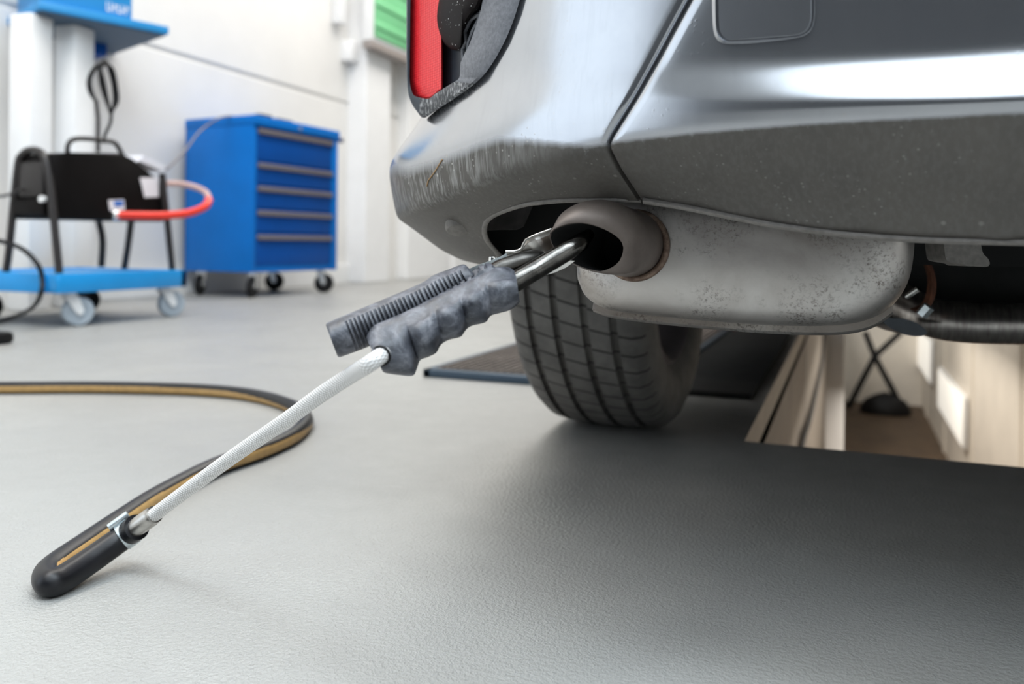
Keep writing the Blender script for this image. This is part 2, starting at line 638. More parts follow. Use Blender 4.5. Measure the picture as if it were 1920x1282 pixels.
def cat_rom(pts, per=8, closed=False):
    P = [Vector(p) for p in pts]
    n = len(P)
    out = []
    for i in range(n if closed else n - 1):
        p0 = P[i - 1] if (closed or i > 0) else P[0] * 2 - P[1]
        p1 = P[i]
        p2 = P[(i + 1) % n]
        p3 = P[(i + 2) % n] if (closed or i + 2 < n) else P[-1] * 2 - P[-2]
        for q in range(per):
            t = q / per
            out.append(0.5 * ((2 * p1) + (p2 - p0) * t + (2 * p0 - 5 * p1 + 4 * p2 - p3) * t * t + (3 * p1 - p0 - 3 * p2 + p3) * t ** 3))
    if not closed:
        out.append(P[-1])
    return out


def cat2(pts, per=8, closed=False):
    return [(p.x, p.y) for p in cat_rom([(a, b, 0) for a, b in pts], per, closed)]


def interp(x, xs, ys):
    return float(np.interp(x, xs, ys))


# ================================================================== SETTING
WL, WR, WB, WFAR, CZ = -3.5, 4.5, -6.0, 13.0, 4.0
PU0, PU1, PV0, PV1, PZ = -0.14, 0.80, 1.33, 10.0, -1.40
g = G()
T = 0.09   # slab thickness visible at the pit's rim
xs = [WL - 6, PU0, PU1, WR + 0.3]
ys = [WB - 0.3, PV0, PV1, WFAR + 0.3]
for i in range(3):
    for j in range(3):
        if i == 1 and j == 1:
            continue
        g.add([(xs[i], ys[j], 0), (xs[i + 1], ys[j], 0), (xs[i + 1], ys[j + 1], 0), (xs[i], ys[j + 1], 0)], [(0, 1, 2, 3)])
struct('floor', g, 'floor', fix=False)

# left wall: white sectional panels with shallow joints
g = G()
prof = []
zj = [1.357, 2.58]
prof.append((0, 0.0))
for z in zj:
    prof += [(0, z - 0.020), (-0.014, z - 0.012), (-0.014, z + 0.010), (0, z + 0.016)]
prof.append((0, CZ))
GA, GB, GZ = -5.0, -0.9, 3.85  # unseen opening added so the bumper corner reflects daylight
rows = [[(WL + d, y, z) for d, z in prof] for y in (GB, 4, WFAR)]
g.grid(rows)
g.box((WL - 0.2, GB, 0), (WL - 0.03, WFAR, CZ))
g.box((WL - 0.2, GA, GZ), (WL, GB, CZ))
struct('wall_left', g, 'wall_white')
struct('wall_right', G().box((WR, WB, 0), (WR + 0.15, WFAR, CZ)), 'wall_white')
struct('wall_far', G().box((WL, WFAR, 0), (WR, WFAR + 0.15, CZ)), 'wall_white')
# wall behind the camera
g = G().box((WL - .2, WB - 0.15, 0), (WR, WB, CZ))
struct('door_1', G().box((WL - 0.2, WB, 0), (WL, GA, CZ)), 'back_wall_grey')  # unseen dark panel added for the bumper to reflect
struct('wall_back', g, 'back_wall_grey')
struct('ceiling', G().box((WL - 0.2, WB, CZ), (WR + 0.2, WFAR, CZ + 0.1)), 'ceiling_white')
g = G()
g.box((WL, 2.0, 0.0), (WL + 0.035, 5.55, 0.14), bev=0.004)
struct('baseboard_left', g, 'white_paint')

# door frame uprights on the left wall
def on_wall(px, py, off=0.0):
    return on_u(px, py, WL + off)


def upright(px0, px1, off, name):
    a, b = on_wall(px0, 460, off).y, on_wall(px1, 460, off).y
    struct(name, G().box((WL - 0.01, a, 0), (WL + off, b, CZ), bev=0.01), 'white_gloss')


upright(684, 730, 0.16, 'trim_1')
upright(764, 838, 0.10, 'trim_2')
upright(853, 905, 0.10, 'trim_3')

# pit
g = G()
nz = [(0.0, 0.0), (0.0, -0.055), (-0.03, -0.057), (-0.03, -0.078), (0.0, -0.080), (0.0, PZ)]
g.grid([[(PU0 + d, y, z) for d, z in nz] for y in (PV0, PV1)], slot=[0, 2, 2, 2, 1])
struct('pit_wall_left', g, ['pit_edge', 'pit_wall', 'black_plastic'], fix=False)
g = G()
g.grid([[(PU1, y, 0), (PU1, y, PZ)] for y in (PV0, 4.2, PV1)])
for y in (3.0, 4.6, 6.2, 7.8, 9.4):
    g.box((PU1 - 0.010, y, PZ), (PU1 + 0.01, y + 0.10, -0.06))
struct('pit_wall_right', g, 'pit_white', fix=False)
g = G()
g.grid([[(PU0, PV1, 0), (PU1, PV1, 0)], [(PU0, PV1, PZ), (PU1, PV1, PZ)]])
struct('pit_wall_far', g, 'pit_white', fix=False)
g = G()
g.grid([[(PU0, PV0, -0.001), (PU1, PV0, -0.001)], [(PU0, PV0, PZ), (PU1, PV0, PZ)]])
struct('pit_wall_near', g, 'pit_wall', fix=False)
g = G()
g.grid([[(PU0 - .02, PV0, PZ), (PU1 + .02, PV0, PZ)], [(PU0 - .02, PV1, PZ), (PU1 + .02, PV1, PZ)]])
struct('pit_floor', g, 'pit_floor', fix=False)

# ================================================================== CAR
car = thing('car', 'rear end of a dusty grey car standing over the inspection pit', 'car', (0.375, 2.5, 0))

# ---- bumper: a plan curve and a girth profile
P0 = np.array([-.153, .564]); P1 = np.array([-.46, .787]); Q = np.array([-.353, .604])
E1 = np.array([-.53, 1.06]); Q1 = P1 + np.array([-.5103, .873]) * 0.10
C0 = np.array([.375, .508]); QC = np.array([.10, .512])


def bez(a, q, b, t):
    return a * (1 - t) ** 2 + q * 2 * t * (1 - t) + b * t * t


def plan(t):
    if t < -1:
        p = plan(-2 - t)
        return np.array([0.75 - p[0], p[1]])
    if t < 0:
        return bez(P0, QC, C0, -t)
    if t <= 1:
        return bez(P0, Q, P1, t)
    return bez(P1, Q1, E1, (t - 1) / 0.7)


TS = np.linspace(-2, 1.7, 741)
PL = np.array([plan(t) for t in TS])
TG = np.gradient(PL, axis=0)
TG /= np.linalg.norm(TG, axis=1)[:, None]
NI = np.stack([TG[:, 1], -TG[:, 0]], 1)       # inward normal
NI *= np.sign(((np.array([0.375, 2.0]) - PL) * NI).sum(1))[:, None]


def pl_at(t, inset):
    p = np.array([np.interp(t, TS, PL[:, 0]), np.interp(t, TS, PL[:, 1])])
    n = np.array([np.interp(t, TS, NI[:, 0]), np.interp(t, TS, NI[:, 1])])
    return p + n * inset


def t_of(px, inset):
    m = (TS >= -1) & (TS <= 1.0)
    q = PL[m] + NI[m] * inset
    X = q[:, 0] * cp + q[:, 1] * sp
    Y = -q[:, 0] * sp + q[:, 1] * cp
    pxs = 960 + F * X / Y
    return float(np.interp(-px, -pxs, TS[m]))


def key(px, py, inset):
    t = t_of(px, inset)
    q = pl_at(t, inset)
    Y = -q[0] * sp + q[1] * cp
    return t, at(px, py, Y).z, inset


def row(keys):
    ks = sorted([key(*k_) if len(k_) == 3 else k_[1:] for k_ in keys])
    T_ = np.array([k_[0] for k_ in ks]); Z_ = np.array([k_[1] for k_ in ks]); I_ = np.array([k_[2] for k_ in ks])
    z = np.interp(TS, T_, Z_); i_ = np.interp(TS, T_, I_)
    kern = np.exp(-0.5 * (np.arange(-30, 31) / 11.0) ** 2); kern /= kern.sum()
    pad = lambda a: np.convolve(np.pad(a, 30, mode='edge'), kern, 'valid')
    return pad(z), pad(i_)


ROWS = [
    row([('t', 1.2, .655, .40), ('t', -1, .655, .40)]),
    row([('t', 1.2, .64, .062), ('t', .5, .64, .050), ('t', 0.0, .64, .026), ('t', -.25, .64, .014), ('t', -1, .64, .012)]),
    row([('t', 1.2, .50, .046), ('t', 0.6, .50, .041), ('t', .3, .50, .020), ('t', 0.0, .49, .010), ('t', -.25, .47, .0105), ('t', -1, .46, .0125)]),
    row([('t', 1.0, .437, .038), ('t', 0.6, .437, .034), ('t', 0.3, .436, .014), ('t', 0, .428, .004), ('t', -.2, .418, .008), ('t', -.4, .413, .013), ('t', -1, .412, .013)]),
    row([(735, 298, .0), (756, 313, .0), (834, 286, .001), (919, 252, .001), (1000, 218, .001), (1130, 195, .0), (1300, 195, .0), (1500, 192, .0), (1900, 186, .0)]),
    row([(760, 402, .010), (803, 383, .008), (850, 359, .005), (915, 336, .004), (980, 312, .003), (1075, 285, .002), (1130, 273, .002), (1200, 262, .002), (1300, 250, .002), (1500, 232, .002), (1920, 207, .002)]),
    row([('t', 1, .318, .026), (860, 395, .022), (950, 366, .020), (1075, 330, .018), (1160, 318, .018), (1300, 315, .017), (1500, 315, .017), (1920, 318, .017)]),
    row([('t', 1, .293, .060), (900, 438, .050), (950, 412, .045), (1075, 366, .040), (1197, 352, .036), (1300, 365, .036), (1500, 392, .036), (1920, 412, .036)]),
    row([('t', 1, .282, .083), (900, 490, .08), (960, 450, .075), (1075, 400, .062), (1197, 374, .052), (1300, 392, .046), (1450, 421, .044), (1620, 442, .044), (1760, 450, .044), (1920, 454, .044)]),
    row([('t', 1, .274, .125), (900, 505, .115), (960, 480, .105), (1100, 430, .09), (1197, 377, .075), (1300, 394, .070), (1450, 424, .070), (1620, 445, .070), (1920, 457, .070)]),
]
NR = 96
NR = 108
RS = np.linspace(0, len(ROWS) - 1, NR)


def smooth_r(a):
    kern = np.exp(-0.5 * (np.arange(-7, 8) / 1.9) ** 2); kern /= kern.sum()
    return np.convolve(np.pad(a, 7, mode='edge'), kern, 'valid')


def girth(t):
    zs = [np.interp(t, TS, r[0]) for r in ROWS]
    is_ = [np.interp(t, TS, r[1]) for r in ROWS]
    z = np.interp(RS, range(len(ROWS)), zs)
    i_ = np.interp(RS, range(len(ROWS)), is_)
    return smooth_r(z), smooth_r(i_)


def S_col(t):
    z, i_ = girth(t)
    out = []
    for a, b in zip(z, i_):
        q = pl_at(t, b)
        out.append(Vector((q[0], q[1], a)))
    return out


# seam between corner panel and middle panel, where it runs on the surface
seam = [(1345, -110), (1290, 0), (1240, 92), (1190, 182), (1150, 247), (1137, 272), (1160, 316), (1190, 362), (1202, 380), (1210, 420)]
sy = [p[1] for p in seam]; sx = [p[0] for p in seam]
tt = np.linspace(-0.75, 0.45, 61)
cols = [S_col(t) for t in tt]
tseam = []
for r in range(NR):
    best = None
    d = []
    for c in cols:
        x, y = proj(c[r])
        d.append(x - np.interp(y, sy, sx))
    d = np.array(d)
    idx = np.where((d[:-1] > 0) & (d[1:] <= 0))[0]
    if len(idx):
        i0 = min(idx, key=lambda q: abs(tt[q] - (tseam[-1] if tseam else -0.5)))
        w_ = d[i0] / (d[i0] - d[i0 + 1])
        tseam.append(tt[i0] + w_ * (tt[1] - tt[0]))
    else:
        tseam.append(tseam[-1] if tseam else -0.3)
_k = np.ones(5) / 5
tseam = list(np.convolve(np.pad(np.array(tseam), 2, mode='edge'), _k, 'valid'))
GIR = {}


def S_pt(t, r, extra=0.0):
    kq = round(t, 4)
    if kq not in GIR:
        GIR[kq] = girth(kq)
    z, i_ = GIR[kq]
    q = pl_at(t, i_[r] + extra)
    return Vector((q[0], q[1], z[r]))


def panel(tend, n, sgn):
    rows_ = []
    for r in range(NR):
        t0 = tseam[r] + sgn * 0.004
        line = [S_pt(t0 + sgn * (-0.001), r, 0.010), S_pt(t0, r, 0.0016), S_pt(t0 + sgn * 0.004, r, 0.0002)]
        for j in range(1, n + 1):
            w_ = j / n
            line.append(S_pt(t0 + sgn * 0.004 + (tend - t0) * w_, r))
        rows_.append(line)
    return rows_


def inside(poly, x, y):
    c = False
    n = len(poly)
    for i in range(n):
        x1, y1 = poly[i]; x2, y2 = poly[i - 1]
        if (y1 > y) != (y2 > y) and x < (x2 - x1) * (y - y1) / (y2 - y1) + x1:
            c = not c
    return c


CUT = cat2([(948, 490), (933, 474), (914, 450), (909, 430), (917, 411), (950, 395), (997, 382), (1060, 376), (1130, 376), (1202, 376)], 6)
CUTPOLY = CUT + [(1260, 376), (1260, 640), (900, 640), (905, 520)]
TRIMHOLE = [(750, -132), (748, 100), (770, 180), (793, 213), (820, 197), (850, 178), (880, 156), (905, 134), (922, 110), (940, 80), (952, 53), (964, 19), (980, -44), (998, -132)]


def near_on(poly, x, y):
    best = (1e9, x, y)
    for (x1, y1), (x2, y2) in zip(poly[:-1], poly[1:]):
        dx, dy = x2 - x1, y2 - y1
        L = dx * dx + dy * dy
        w_ = max(0, min(1, ((x - x1) * dx + (y - y1) * dy) / L))
        qx, qy = x1 + dx * w_, y1 + dy * w_
        d = (qx - x) ** 2 + (qy - y) ** 2
        if d < best[0]:
            best = (d, qx, qy)
    return best


rowsA = panel(1.7, 230, +1)
mA = len(rowsA[0])
pts = [p for r in rowsA for p in r]
pj = [proj(p) for p in pts]
tcol = [None] * len(pts)
ins = []
for i, (x, y) in enumerate(pj):
    j = i % mA
    front = j < 150
    ins.append((inside(CUTPOLY, x, y) or inside(TRIMHOLE, x, y)) if front else False)
fa = []
for i in range(NR - 1):
    for j in range(mA - 1):
        q = (i * mA + j, i * mA + j + 1, (i + 1) * mA + j + 1, (i + 1) * mA + j)
        if not any(ins[a] for a in q):
            fa.append(q)
        elif not all(ins[a] for a in q):
            # touch the cut: keep the cell only if its middle is outside, snapping inside corners
            cx = sum(pj[a][0] for a in q) / 4; cy = sum(pj[a][1] for a in q) / 4
            if not (inside(CUTPOLY, cx, cy) or inside(TRIMHOLE, cx, cy)):
                fa.append(q)
used = set(a for q in fa for a in q)
edge_cnt = {}
for q in fa:
    for a, b in zip(q, q[1:] + q[:1]):
        e = (min(a, b), max(a, b))
        edge_cnt[e] = edge_cnt.get(e, 0) + 1
bverts = set(a for e, c in edge_cnt.items() if c == 1 for a in e)
for a in bverts:
    if a % mA >= 150 or a % mA < 1:
        continue
    x, y = pj[a]
    d, qx, qy = near_on(CUT, x, y)
    if d < 9 ** 2 and y > 330:
        pts[a] = at(qx, qy, depth(pts[a]))
remap = {a: i for i, a in enumerate(sorted(used))}
slotA = 0
gA = G()
gA.add([pts[a] for a in sorted(used)], [tuple(remap[a] for a in q) for q in fa], slotA)
bumper = mk('bumper_corner', gA, 'paint', car, smooth=60, fix=False)


def set_dirt(o, rows_i, ts_):
    a = o.data.attributes.new('dirt', 'FLOAT', 'POINT')
    vals = []
    for r_, t_ in zip(rows_i, ts_):
        rr_ = RS[r_] - 1
        r0 = interp(t_, [0.02, 0.28, 0.8], [3.85, 3.0, 2.9])
        x_ = max(0, min(1, (rr_ - r0) / interp(t_, [0, .5], [.25, .5])))
        vals.append(x_ * x_ * (3 - 2 * x_))
    a.data.foreach_set('value', vals)
    b = o.data.attributes.new('runs', 'FLOAT', 'POINT')
    b.data.foreach_set('value', [interp(RS[r_] - 1, [2.4, 3.0, 3.8, 4.4], [0, 1, 1, 0]) * interp(t_, [.1, .4], [0, 1]) for r_, t_ in zip(rows_i, ts_)])


set_dirt(bumper, [a // mA for a in sorted(used)], [max(0, (a % mA - 2) / 230 * 1.7) for a in sorted(used)])
gB = G()
rowsB = panel(-2.0, 150, -1)
gB.grid(rowsB, flip=True)
bumperB = mk('bumper_middle', gB, 'paint', car, smooth=60, fix=False)
mB = len(rowsB[0])
set_dirt(bumperB, [i // mB for i in range(len(gB.v))], [0.0] * len(gB.v))

# rolled lip along the exhaust cut-out and the lower edge of the middle panel
from mathutils.bvhtree import BVHTree
BVH = [BVHTree.FromPolygons(gA.v, gA.f), BVHTree.FromPolygons(gB.v, gB.f)]


def bump_depth(px, py):
    """depth of the bumper surface along the sight line of a pixel"""
    d = rayv(px, py).normalized()
    best = None
    for b_ in BVH:
        h = b_.ray_cast(CAM0, d, 3.0)
        if h[0] is not None:
            q = depth(h[0])
            best = q if best is None else min(best, q)
    if best is not None:
        return best
    best = (1e9, 0.6)
    for p, (x, y) in zip(SAMP, SAMPJ):
        e = (x - px) ** 2 + (y - py) ** 2
        if e < best[0]:
            best = (e, depth(p))
    return best[1]


def smoothed(a, n=5):
    a = np.array(a)
    return np.convolve(np.pad(a, n, mode='edge'), np.ones(2 * n + 1) / (2 * n + 1), 'valid')


SAMP = [p for i, r in enumerate(rowsA) for p in r[3:150:2]] + [p for r in rowsB for p in r[3::2]]
SAMPJ = [proj(p) for p in SAMP]
cutY = smoothed([bump_depth(x, y - (3 if x > 960 else 0)) for x, y in CUT[4:]], 3)
cutline = [at(x, y, Y + 0.0008) for (x, y), Y in zip(CUT[4:], cutY)]
lp = G()
dirs = []
ring_rows = []
CX, CY = 1060, 450
for (x, y), p in zip(CUT[4:], cutline):
    dx, dy = CX - x, CY - y
    if x > 1000:
        dx, dy = 0.0, 1.0
    L = math.hypot(dx, dy)
    dx, dy = dx / L, dy / L
    Y = depth(p)
    prof_ = [(-7, 0.004), (-5, -0.0015), (-1, -0.0025), (3, -0.0008), (4.5, 0.004), (3.5, 0.022)]
    ring_rows.append([at(x + dx * a, y + dy * a, Y + b) for a, b in prof_])
lp.grid(ring_rows)
mk('cutout_lip', lp, 'plug_grey', bumper, smooth=80)
lipB = [(1205, 378), (1250, 385), (1300, 394), (1380, 410), (1450, 424), (1540, 436), (1620, 445), (1760, 453), (1920, 457), (2150, 461), (2600, 470)]
lipB = cat2(lipB, 5)
ring_rows = []
lipY = smoothed([bump_depth(min(x, 1915), y - 7) for x, y in lipB], 4)
for (x, y), Y in zip(lipB, lipY):
    if x > 1915:
        # follow the plan curve beyond the frame
        t = t_of(x, .044)
        q = pl_at(t, .044)
        Y = -q[0] * sp + q[1] * cp
    ring_rows.append([at(x, y + a, Y + b) for a, b in [(-9, 0.002), (-7, -0.002), (-2, -0.004), (2, -0.002), (4, 0.004), (2, 0.03)]])
mk('lower_lip', G().grid(ring_rows), 'plug_grey', bumperB, smooth=80)

# towing-eye cover set in the middle panel
TC = cat2([(1346, -60), (1346, 10), (1347, 50), (1352, 66), (1362, 73), (1375, 74), (1430, 70), (1490, 65), (1508, 59), (1517, 48), (1521, 30), (1521, -10), (1520, -60)], 4)
bd = bump_depth
cen = (1434, 0)
rim_in, rim_mid, rim_out = [], [], []
for x, y in TC:
    dx, dy = x - cen[0], (y - cen[1])
    L = math.hypot(dx, dy); dx /= L; dy /= L
    Y = bd(x, y)
    rim_in.append(at(x, y, Y + 0.001)); rim_mid.append(at(x + dx * 5, y + dy * 5, Y - 0.0022)); rim_out.append(at(x + dx * 11, y + dy * 11, Y + 0.0006))
cover = G()
pl_ = [at(x * 0.985 + cen[0] * 0.015, y * 0.985, bd(x, y) - 0.0016) for x, y in TC]
cover.prism(pl_, FW * 0.004)
tw = mk('towing_cover', cover, 'paint', bumperB, smooth=30)
mk('cover_rim', G().grid([rim_in, rim_mid, rim_out]), 'paint', tw, smooth=80)

# plug under the corner
pc = at(859, 428, bump_depth(859, 428) - 0.004)
nn = (rayv(859, 428) * -1 + Vector((0, 0, -1.6))).normalized()
g = G()
e1 = FW.cross(nn).normalized(); e2 = nn.cross(e1)
def disc(gg, c, n_, r, hgt, slot=0, seg=28, e1=e1, e2=e2):
    rings = []
    for rr_, hh_ in ((r, -hgt), (r, 0), (r * 0.85, hgt * 0.5), (r * 0.5, hgt * 0.7), (0.0001, hgt * 0.7)):
        rings.append([Vector(c) + (e1 * math.cos(2 * math.pi * j / seg) + e2 * math.sin(2 * math.pi * j / seg)) * rr_ + n_ * hh_ for j in range(seg)])
    gg.loft(rings, slot, cap1=False)
disc(g, pc, nn, 0.0118, 0.005)
mk('fastener_plug', g, 'plug_grey', bumper)

# ---- tail-lamp trim let into the corner
_tp = [(800, 222), (830, 201), (865, 178), (905, 147), (945, 86), (968, 30), (985, -30)]
TRX = [740, 765] + [x for x, y in _tp]
_d = [bump_depth(x + 4, y + 6) - .002 for x, y in _tp]
TRY = [_d[0] + .022, _d[0] + .018] + _d


def Yt(px):
    return interp(px, TRX, TRY)


outer = cat2([(762, -140), (762, -60), (762, 30), (762, 120), (764, 165), (770, 190), (782, 209), (795, 221), (820, 205), (850, 186), (880, 165), (905, 143), (925, 116), (942, 86), (955, 58), (968, 22), (985, -40), (1005, -140)], 5)
inner = cat2([(771, -140), (770, -60), (769, 30), (768, 120), (768, 150), (771, 168), (778, 180), (802, 185), (816, 176), (830, 167), (846, 157), (861, 146), (863, 122), (869, 105), (878, 88), (890, 55), (905, 0), (922, -140)], 5)
rows_ = [[], [], [], [], []]
for (ox, oy), (ix, iy) in zip(outer, inner):
    Yo, Yi = Yt(ox), Yt(ix)
    rows_[0].append(at(ox, oy, Yo + 0.02))
    rows_[1].append(at(ox, oy, Yo))
    rows_[2].append(at(ox * .8 + ix * .2, oy * .8 + iy * .2, Yo * .8 + Yi * .2 - 0.005))
    rows_[3].append(at(ix, iy, Yi - 0.004))
    rows_[4].append(at(ix + 0.5, iy - 0.5, Yi + 0.045))
n_o = len(outer)
gt = G()
sl = []
for i in range(4):
    for j in range(n_o - 1):
        x = outer[j][0]; y = outer[j][1]
        if j < 32:
            sl.append(2 if i != 1 and j < 30 else 2)
        elif j < 52:
            sl.append(1)
        else:
            sl.append(0)
gt.grid(rows_, sl)
lamp = mk('tail_lamp', gt, ['trim_grey', 'trim_rough', 'trim_dark'], car, smooth=50)
lens = cat2([(768, -140), (768, 0), (767, 120), (767, 152), (771, 170), (779, 182), (803, 187), (826, 171), (830, 160), (830, 60), (830, -140)], 4)
lc = (800, 50)
r0 = [at(x, y, Yt(x) + 0.030) for x, y in lens]
r1 = [at(x, y, Yt(x) + 0.008) for x, y in lens]
r2 = [at(x + (lc[0] - x) * .10, y + (lc[1] - y) * .03, Yt(x) + 0.005) for x, y in lens]
g = G(); g.loft([r0, r1, r2], 0, cap0=False)
mk('red_lens', g, 'lens_red', lamp, smooth=30)
g = G()
g.prism([at(x, y, Yt(x) + 0.026) for x, y in [(829, -140), (829, 180), (880, 150), (900, 80), (930, -140)]], FW * 0.01)
mk('lamp_backing', g, 'trim_dark', lamp, smooth=0)
ov = cat2([(842, -80), (826, -20), (818, 20), (818, 45), (826, 70), (840, 88), (856, 95), (864, 90), (866, 70), (873, 50), (887, 28), (905, 0), (925, -80)], 5)
oc = (868, 10)
g = G()
rr = []
for kx, dz_ in ((1.0, .028), (1.0, .012), (.93, .004), (.75, -.001), (.45, -.004), (.12, -.005)):
    rr.append([at(oc[0] + (x - oc[0]) * kx, oc[1] + (y - oc[1]) * kx, Yt(oc[0] + (x - oc[0]) * kx) + dz_ - 0.008) for x, y in ov])
g.loft(rr, 0)
mk('lamp_cover', g, 'cover_black', lamp, smooth=60)
g = G()
for zig in ([(868, 112), (867, 92), (874, 78), (872, 60), (882, 38), (898, 26)], [(877, 94), (878, 80), (886, 58), (896, 40), (902, 20)], [(866, 120), (872, 108), (880, 88)]):
    g.tube([at(x, y, Yt(x) + 0.006) for x, y in zig], 0.0016, 6)
mk('lamp_vent', g, 'trim_grey', lamp, smooth=40)

# ---- muffler
MV = 0.70
ol = cat2([(1088, 430), (1088, 508), (1093, 532), (1105, 555), (1130, 573), (1165, 583), (1260, 594), (1400, 606), (1500, 610), (1580, 608), (1630, 598), (1670, 575), (1697, 540), (1710, 500), (1714, 440), (1700, 360), (1640, 320), (1400, 315), (1180, 330), (1105, 370)], 6, closed=True)
base = [on_v(x, y, MV) for x, y in ol]
cx_ = sum(p.x for p in base) / len(base); cz_ = 0.30
def mring(sc, v, keep=0):
    return [Vector((cx_ + (p.x - cx_) * sc, v, cz_ + (p.z - cz_) * sc)) for p in base]
g = G()
g.loft([mring(.98, 1.12), mring(1.0, 1.10), mring(1.0, MV), mring(.985, .684), mring(.945, .670), mring(.88, .661), mring(.75, .654), mring(.5, .650), mring(.2, .649)], 0)
muf = mk('muffler', g, 'muffler', car, smooth=60)
# rolled seam along the bottom edge
seam_px = cat2([(1120, 574), (1150, 584), (1210, 593), (1320, 604), (1440, 613), (1540, 616), (1600, 612), (1640, 600), (1672, 578)], 6)
rows_ = []
for x, y in seam_px:
    p = on_v(x, y, MV + .012)
    rows_.append([p + Vector((0, -.012, .006)), p + Vector((0, -.016, -.0015)), p + Vector((0, -.012, -.0042)), p + Vector((0, .02, -.004)), p + Vector((0, .03, .006))])
mk('rolled_seam', G().grid(rows_), 'muffler', muf, smooth=70)

# tailpipe: a turned-down tip, lofted between weld ring, bend and mouth
rimpx = cat2([(1030, 443), (1034, 432), (1047, 425), (1066, 419), (1087, 417), (1109, 420), (1133, 428), (1150, 437), (1163, 447), (1171, 460), (1170, 476), (1163, 491), (1150, 502), (1133, 509), (1125, 510), (1101, 505), (1082, 498), (1058, 485), (1040, 468), (1032, 453)], 3, closed=True)
nR = len(rimpx)
def ring_par(poly, c):
    """resample so that point k sits at angle 2 pi k / n about c"""
    ang = [(math.atan2(y - c[1], x - c[0]), x, y) for x, y in poly]
    ang.sort()
    a = np.array([q[0] for q in ang]); X = np.array([q[1] for q in ang]); Y = np.array([q[2] for q in ang])
    tgt = np.linspace(-math.pi, math.pi, 49)[:-1]
    return [(float(np.interp(t, a, X, period=2 * math.pi)), float(np.interp(t, a, Y, period=2 * math.pi))) for t in tgt]
R_ = ring_par(rimpx, (1100, 464))
midpx = cat2([(1030, 440), (1038, 424), (1050, 403), (1071, 387), (1098, 377), (1130, 374), (1162, 382), (1190, 405), (1204, 430), (1206, 462), (1198, 492), (1180, 512), (1140, 514), (1100, 506), (1060, 487), (1036, 460)], 4, closed=True)
M_ = ring_par(midpx, (1115, 447))
weldpx = [(1190 + 58 * math.cos(a) - 4 * math.sin(a), 459 + 62 * math.sin(a)) for a in np.linspace(0, 2 * math.pi, 49)[:-1]]
W_ = ring_par(weldpx, (1190, 459))
def rimY(x, y):
    return 0.600 + (y - 418) / 92 * 0.020 + (1170 - x) / 140 * 0.006
def midY(x, y):
    return 0.618 + max(0, (y - 440)) / 70 * 0.006
def weldY(x, y):
    p = on_v(x, y, .652)
    return depth(p)
rings = []
w3 = [at(x, y, weldY(x, y)) for x, y in W_]
m3 = [at(x, y, midY(x, y)) for x, y in M_]
r3 = [at(x, y, rimY(x, y)) for x, y in R_]
for f_ in (0, .33, .66):
    rings.append([a.lerp(b, f_) for a, b in zip(w3, m3)])
rings.append(m3)
def mixr(a, b, c, t):
    return a * (1 - t) ** 2 + c * (2 * t * (1 - t)) + b * t * t
for t in (.3, .6, .85):
    out = []
    for (mx, my), (rx, ry), a, b in zip(M_, R_, m3, r3):
        q = at(mx * .55 + rx * .45, my * .55 + ry * .45, min(depth(a), depth(b)) - 0.001)
        out.append(mixr(a, b, q, t))
    rings.append(out)
rings.append(r3)
# wall thickness and soot-black bore
cr = sum(r3, Vector()) / len(r3)
rin = [p + (cr - p) * 0.035 + FW * 0.0004 for p in r3]
rings.append(rin)
g = G()
g.loft(rings, 0, cap0=False, cap1=False)
bore = [rin]
for f_ in (.35, .7, 1.0):
    bore.append([p.lerp(cr + (q - sum(w3, Vector()) / len(w3)) * 0.85 + (sum(w3, Vector()) / len(w3) - cr) * 0.9, f_) for p, q in zip(rin, w3)])
g.loft(bore, 1, cap0=False, cap1=True)
tail = mk('tailpipe', g, ['tailpipe', 'soot'], muf, smooth=50, fix=False)
g = G()
wc = [at(1190 + 60 * math.cos(a), 460 + 62 * math.sin(a), depth(on_v(1190 + 60 * math.cos(a), 460 + 62 * math.sin(a), .6485))) for a in np.linspace(0, 2 * math.pi, 61)[:-1]]
g.tube(wc, 0.0027, 10, closed=True)
mk('weld_bead', g, 'weld', muf, smooth=80)

# pipe that leads to the muffler, its clamp and hanger
g = G()
g.tube(cat_rom([at(2500, 615, .93), at(2150, 611, .94), at(1900, 608, .95), at(1800, 604, .96), at(1745, 595, .98), at(1700, 574, 1.01), at(1650, 540, 1.05)], 8), 0.0232, 28)
xp = mk('exhaust_pipe', g, 'pipe', car, smooth=60)
g = G()
rows_ = []
for x, y in cat2([(1738, 492), (1747, 520), (1746, 550), (1736, 572), (1714, 582)], 6):
    rows_.append([at(x - 9, y - 3, .90), at(x, y, .885), at(x + 8, y + 2, .90), at(x + 2, y + 3, .93)])
g.grid(rows_, cv=True)
mk('pipe_clamp', g, 'rust', xp, smooth=60)
g = G()
g.cyl(at(1700, 556, .88), at(1722, 541, .87), 0.0035, 12)
mk('clamp_bolt', g, 'chrome', xp)
g = G()
g.cyl(at(1728, 590, .87), at(1742, 574, .865), 0.0062, 6)
mk('clamp_nut', g, 'clamp_steel', xp)
g = G()
pr = cat2([(1655, 598), (1690, 597), (1720, 606), (1738, 622), (1728, 630), (1700, 628), (1668, 614)], 4, closed=True)
g.prism([at(x, y, .92) for x, y in pr], FW * 0.05)
mk('rubber_hanger', g, 'trim_dark', xp, smooth=40)
# grey tab hanging under the bumper
g = G()
tab = cat2([(1769, 452), (1771, 470), (1774, 486), (1782, 491), (1806, 495), (1815, 499), (1832, 499), (1850, 500), (1856, 494), (1852, 484), (1843, 474), (1838, 452)], 4)
g.prism([at(x, y, .66) for x, y in tab], FW * 0.03)
mk('hanging_tab', g, 'plug_grey', car, smooth=50)

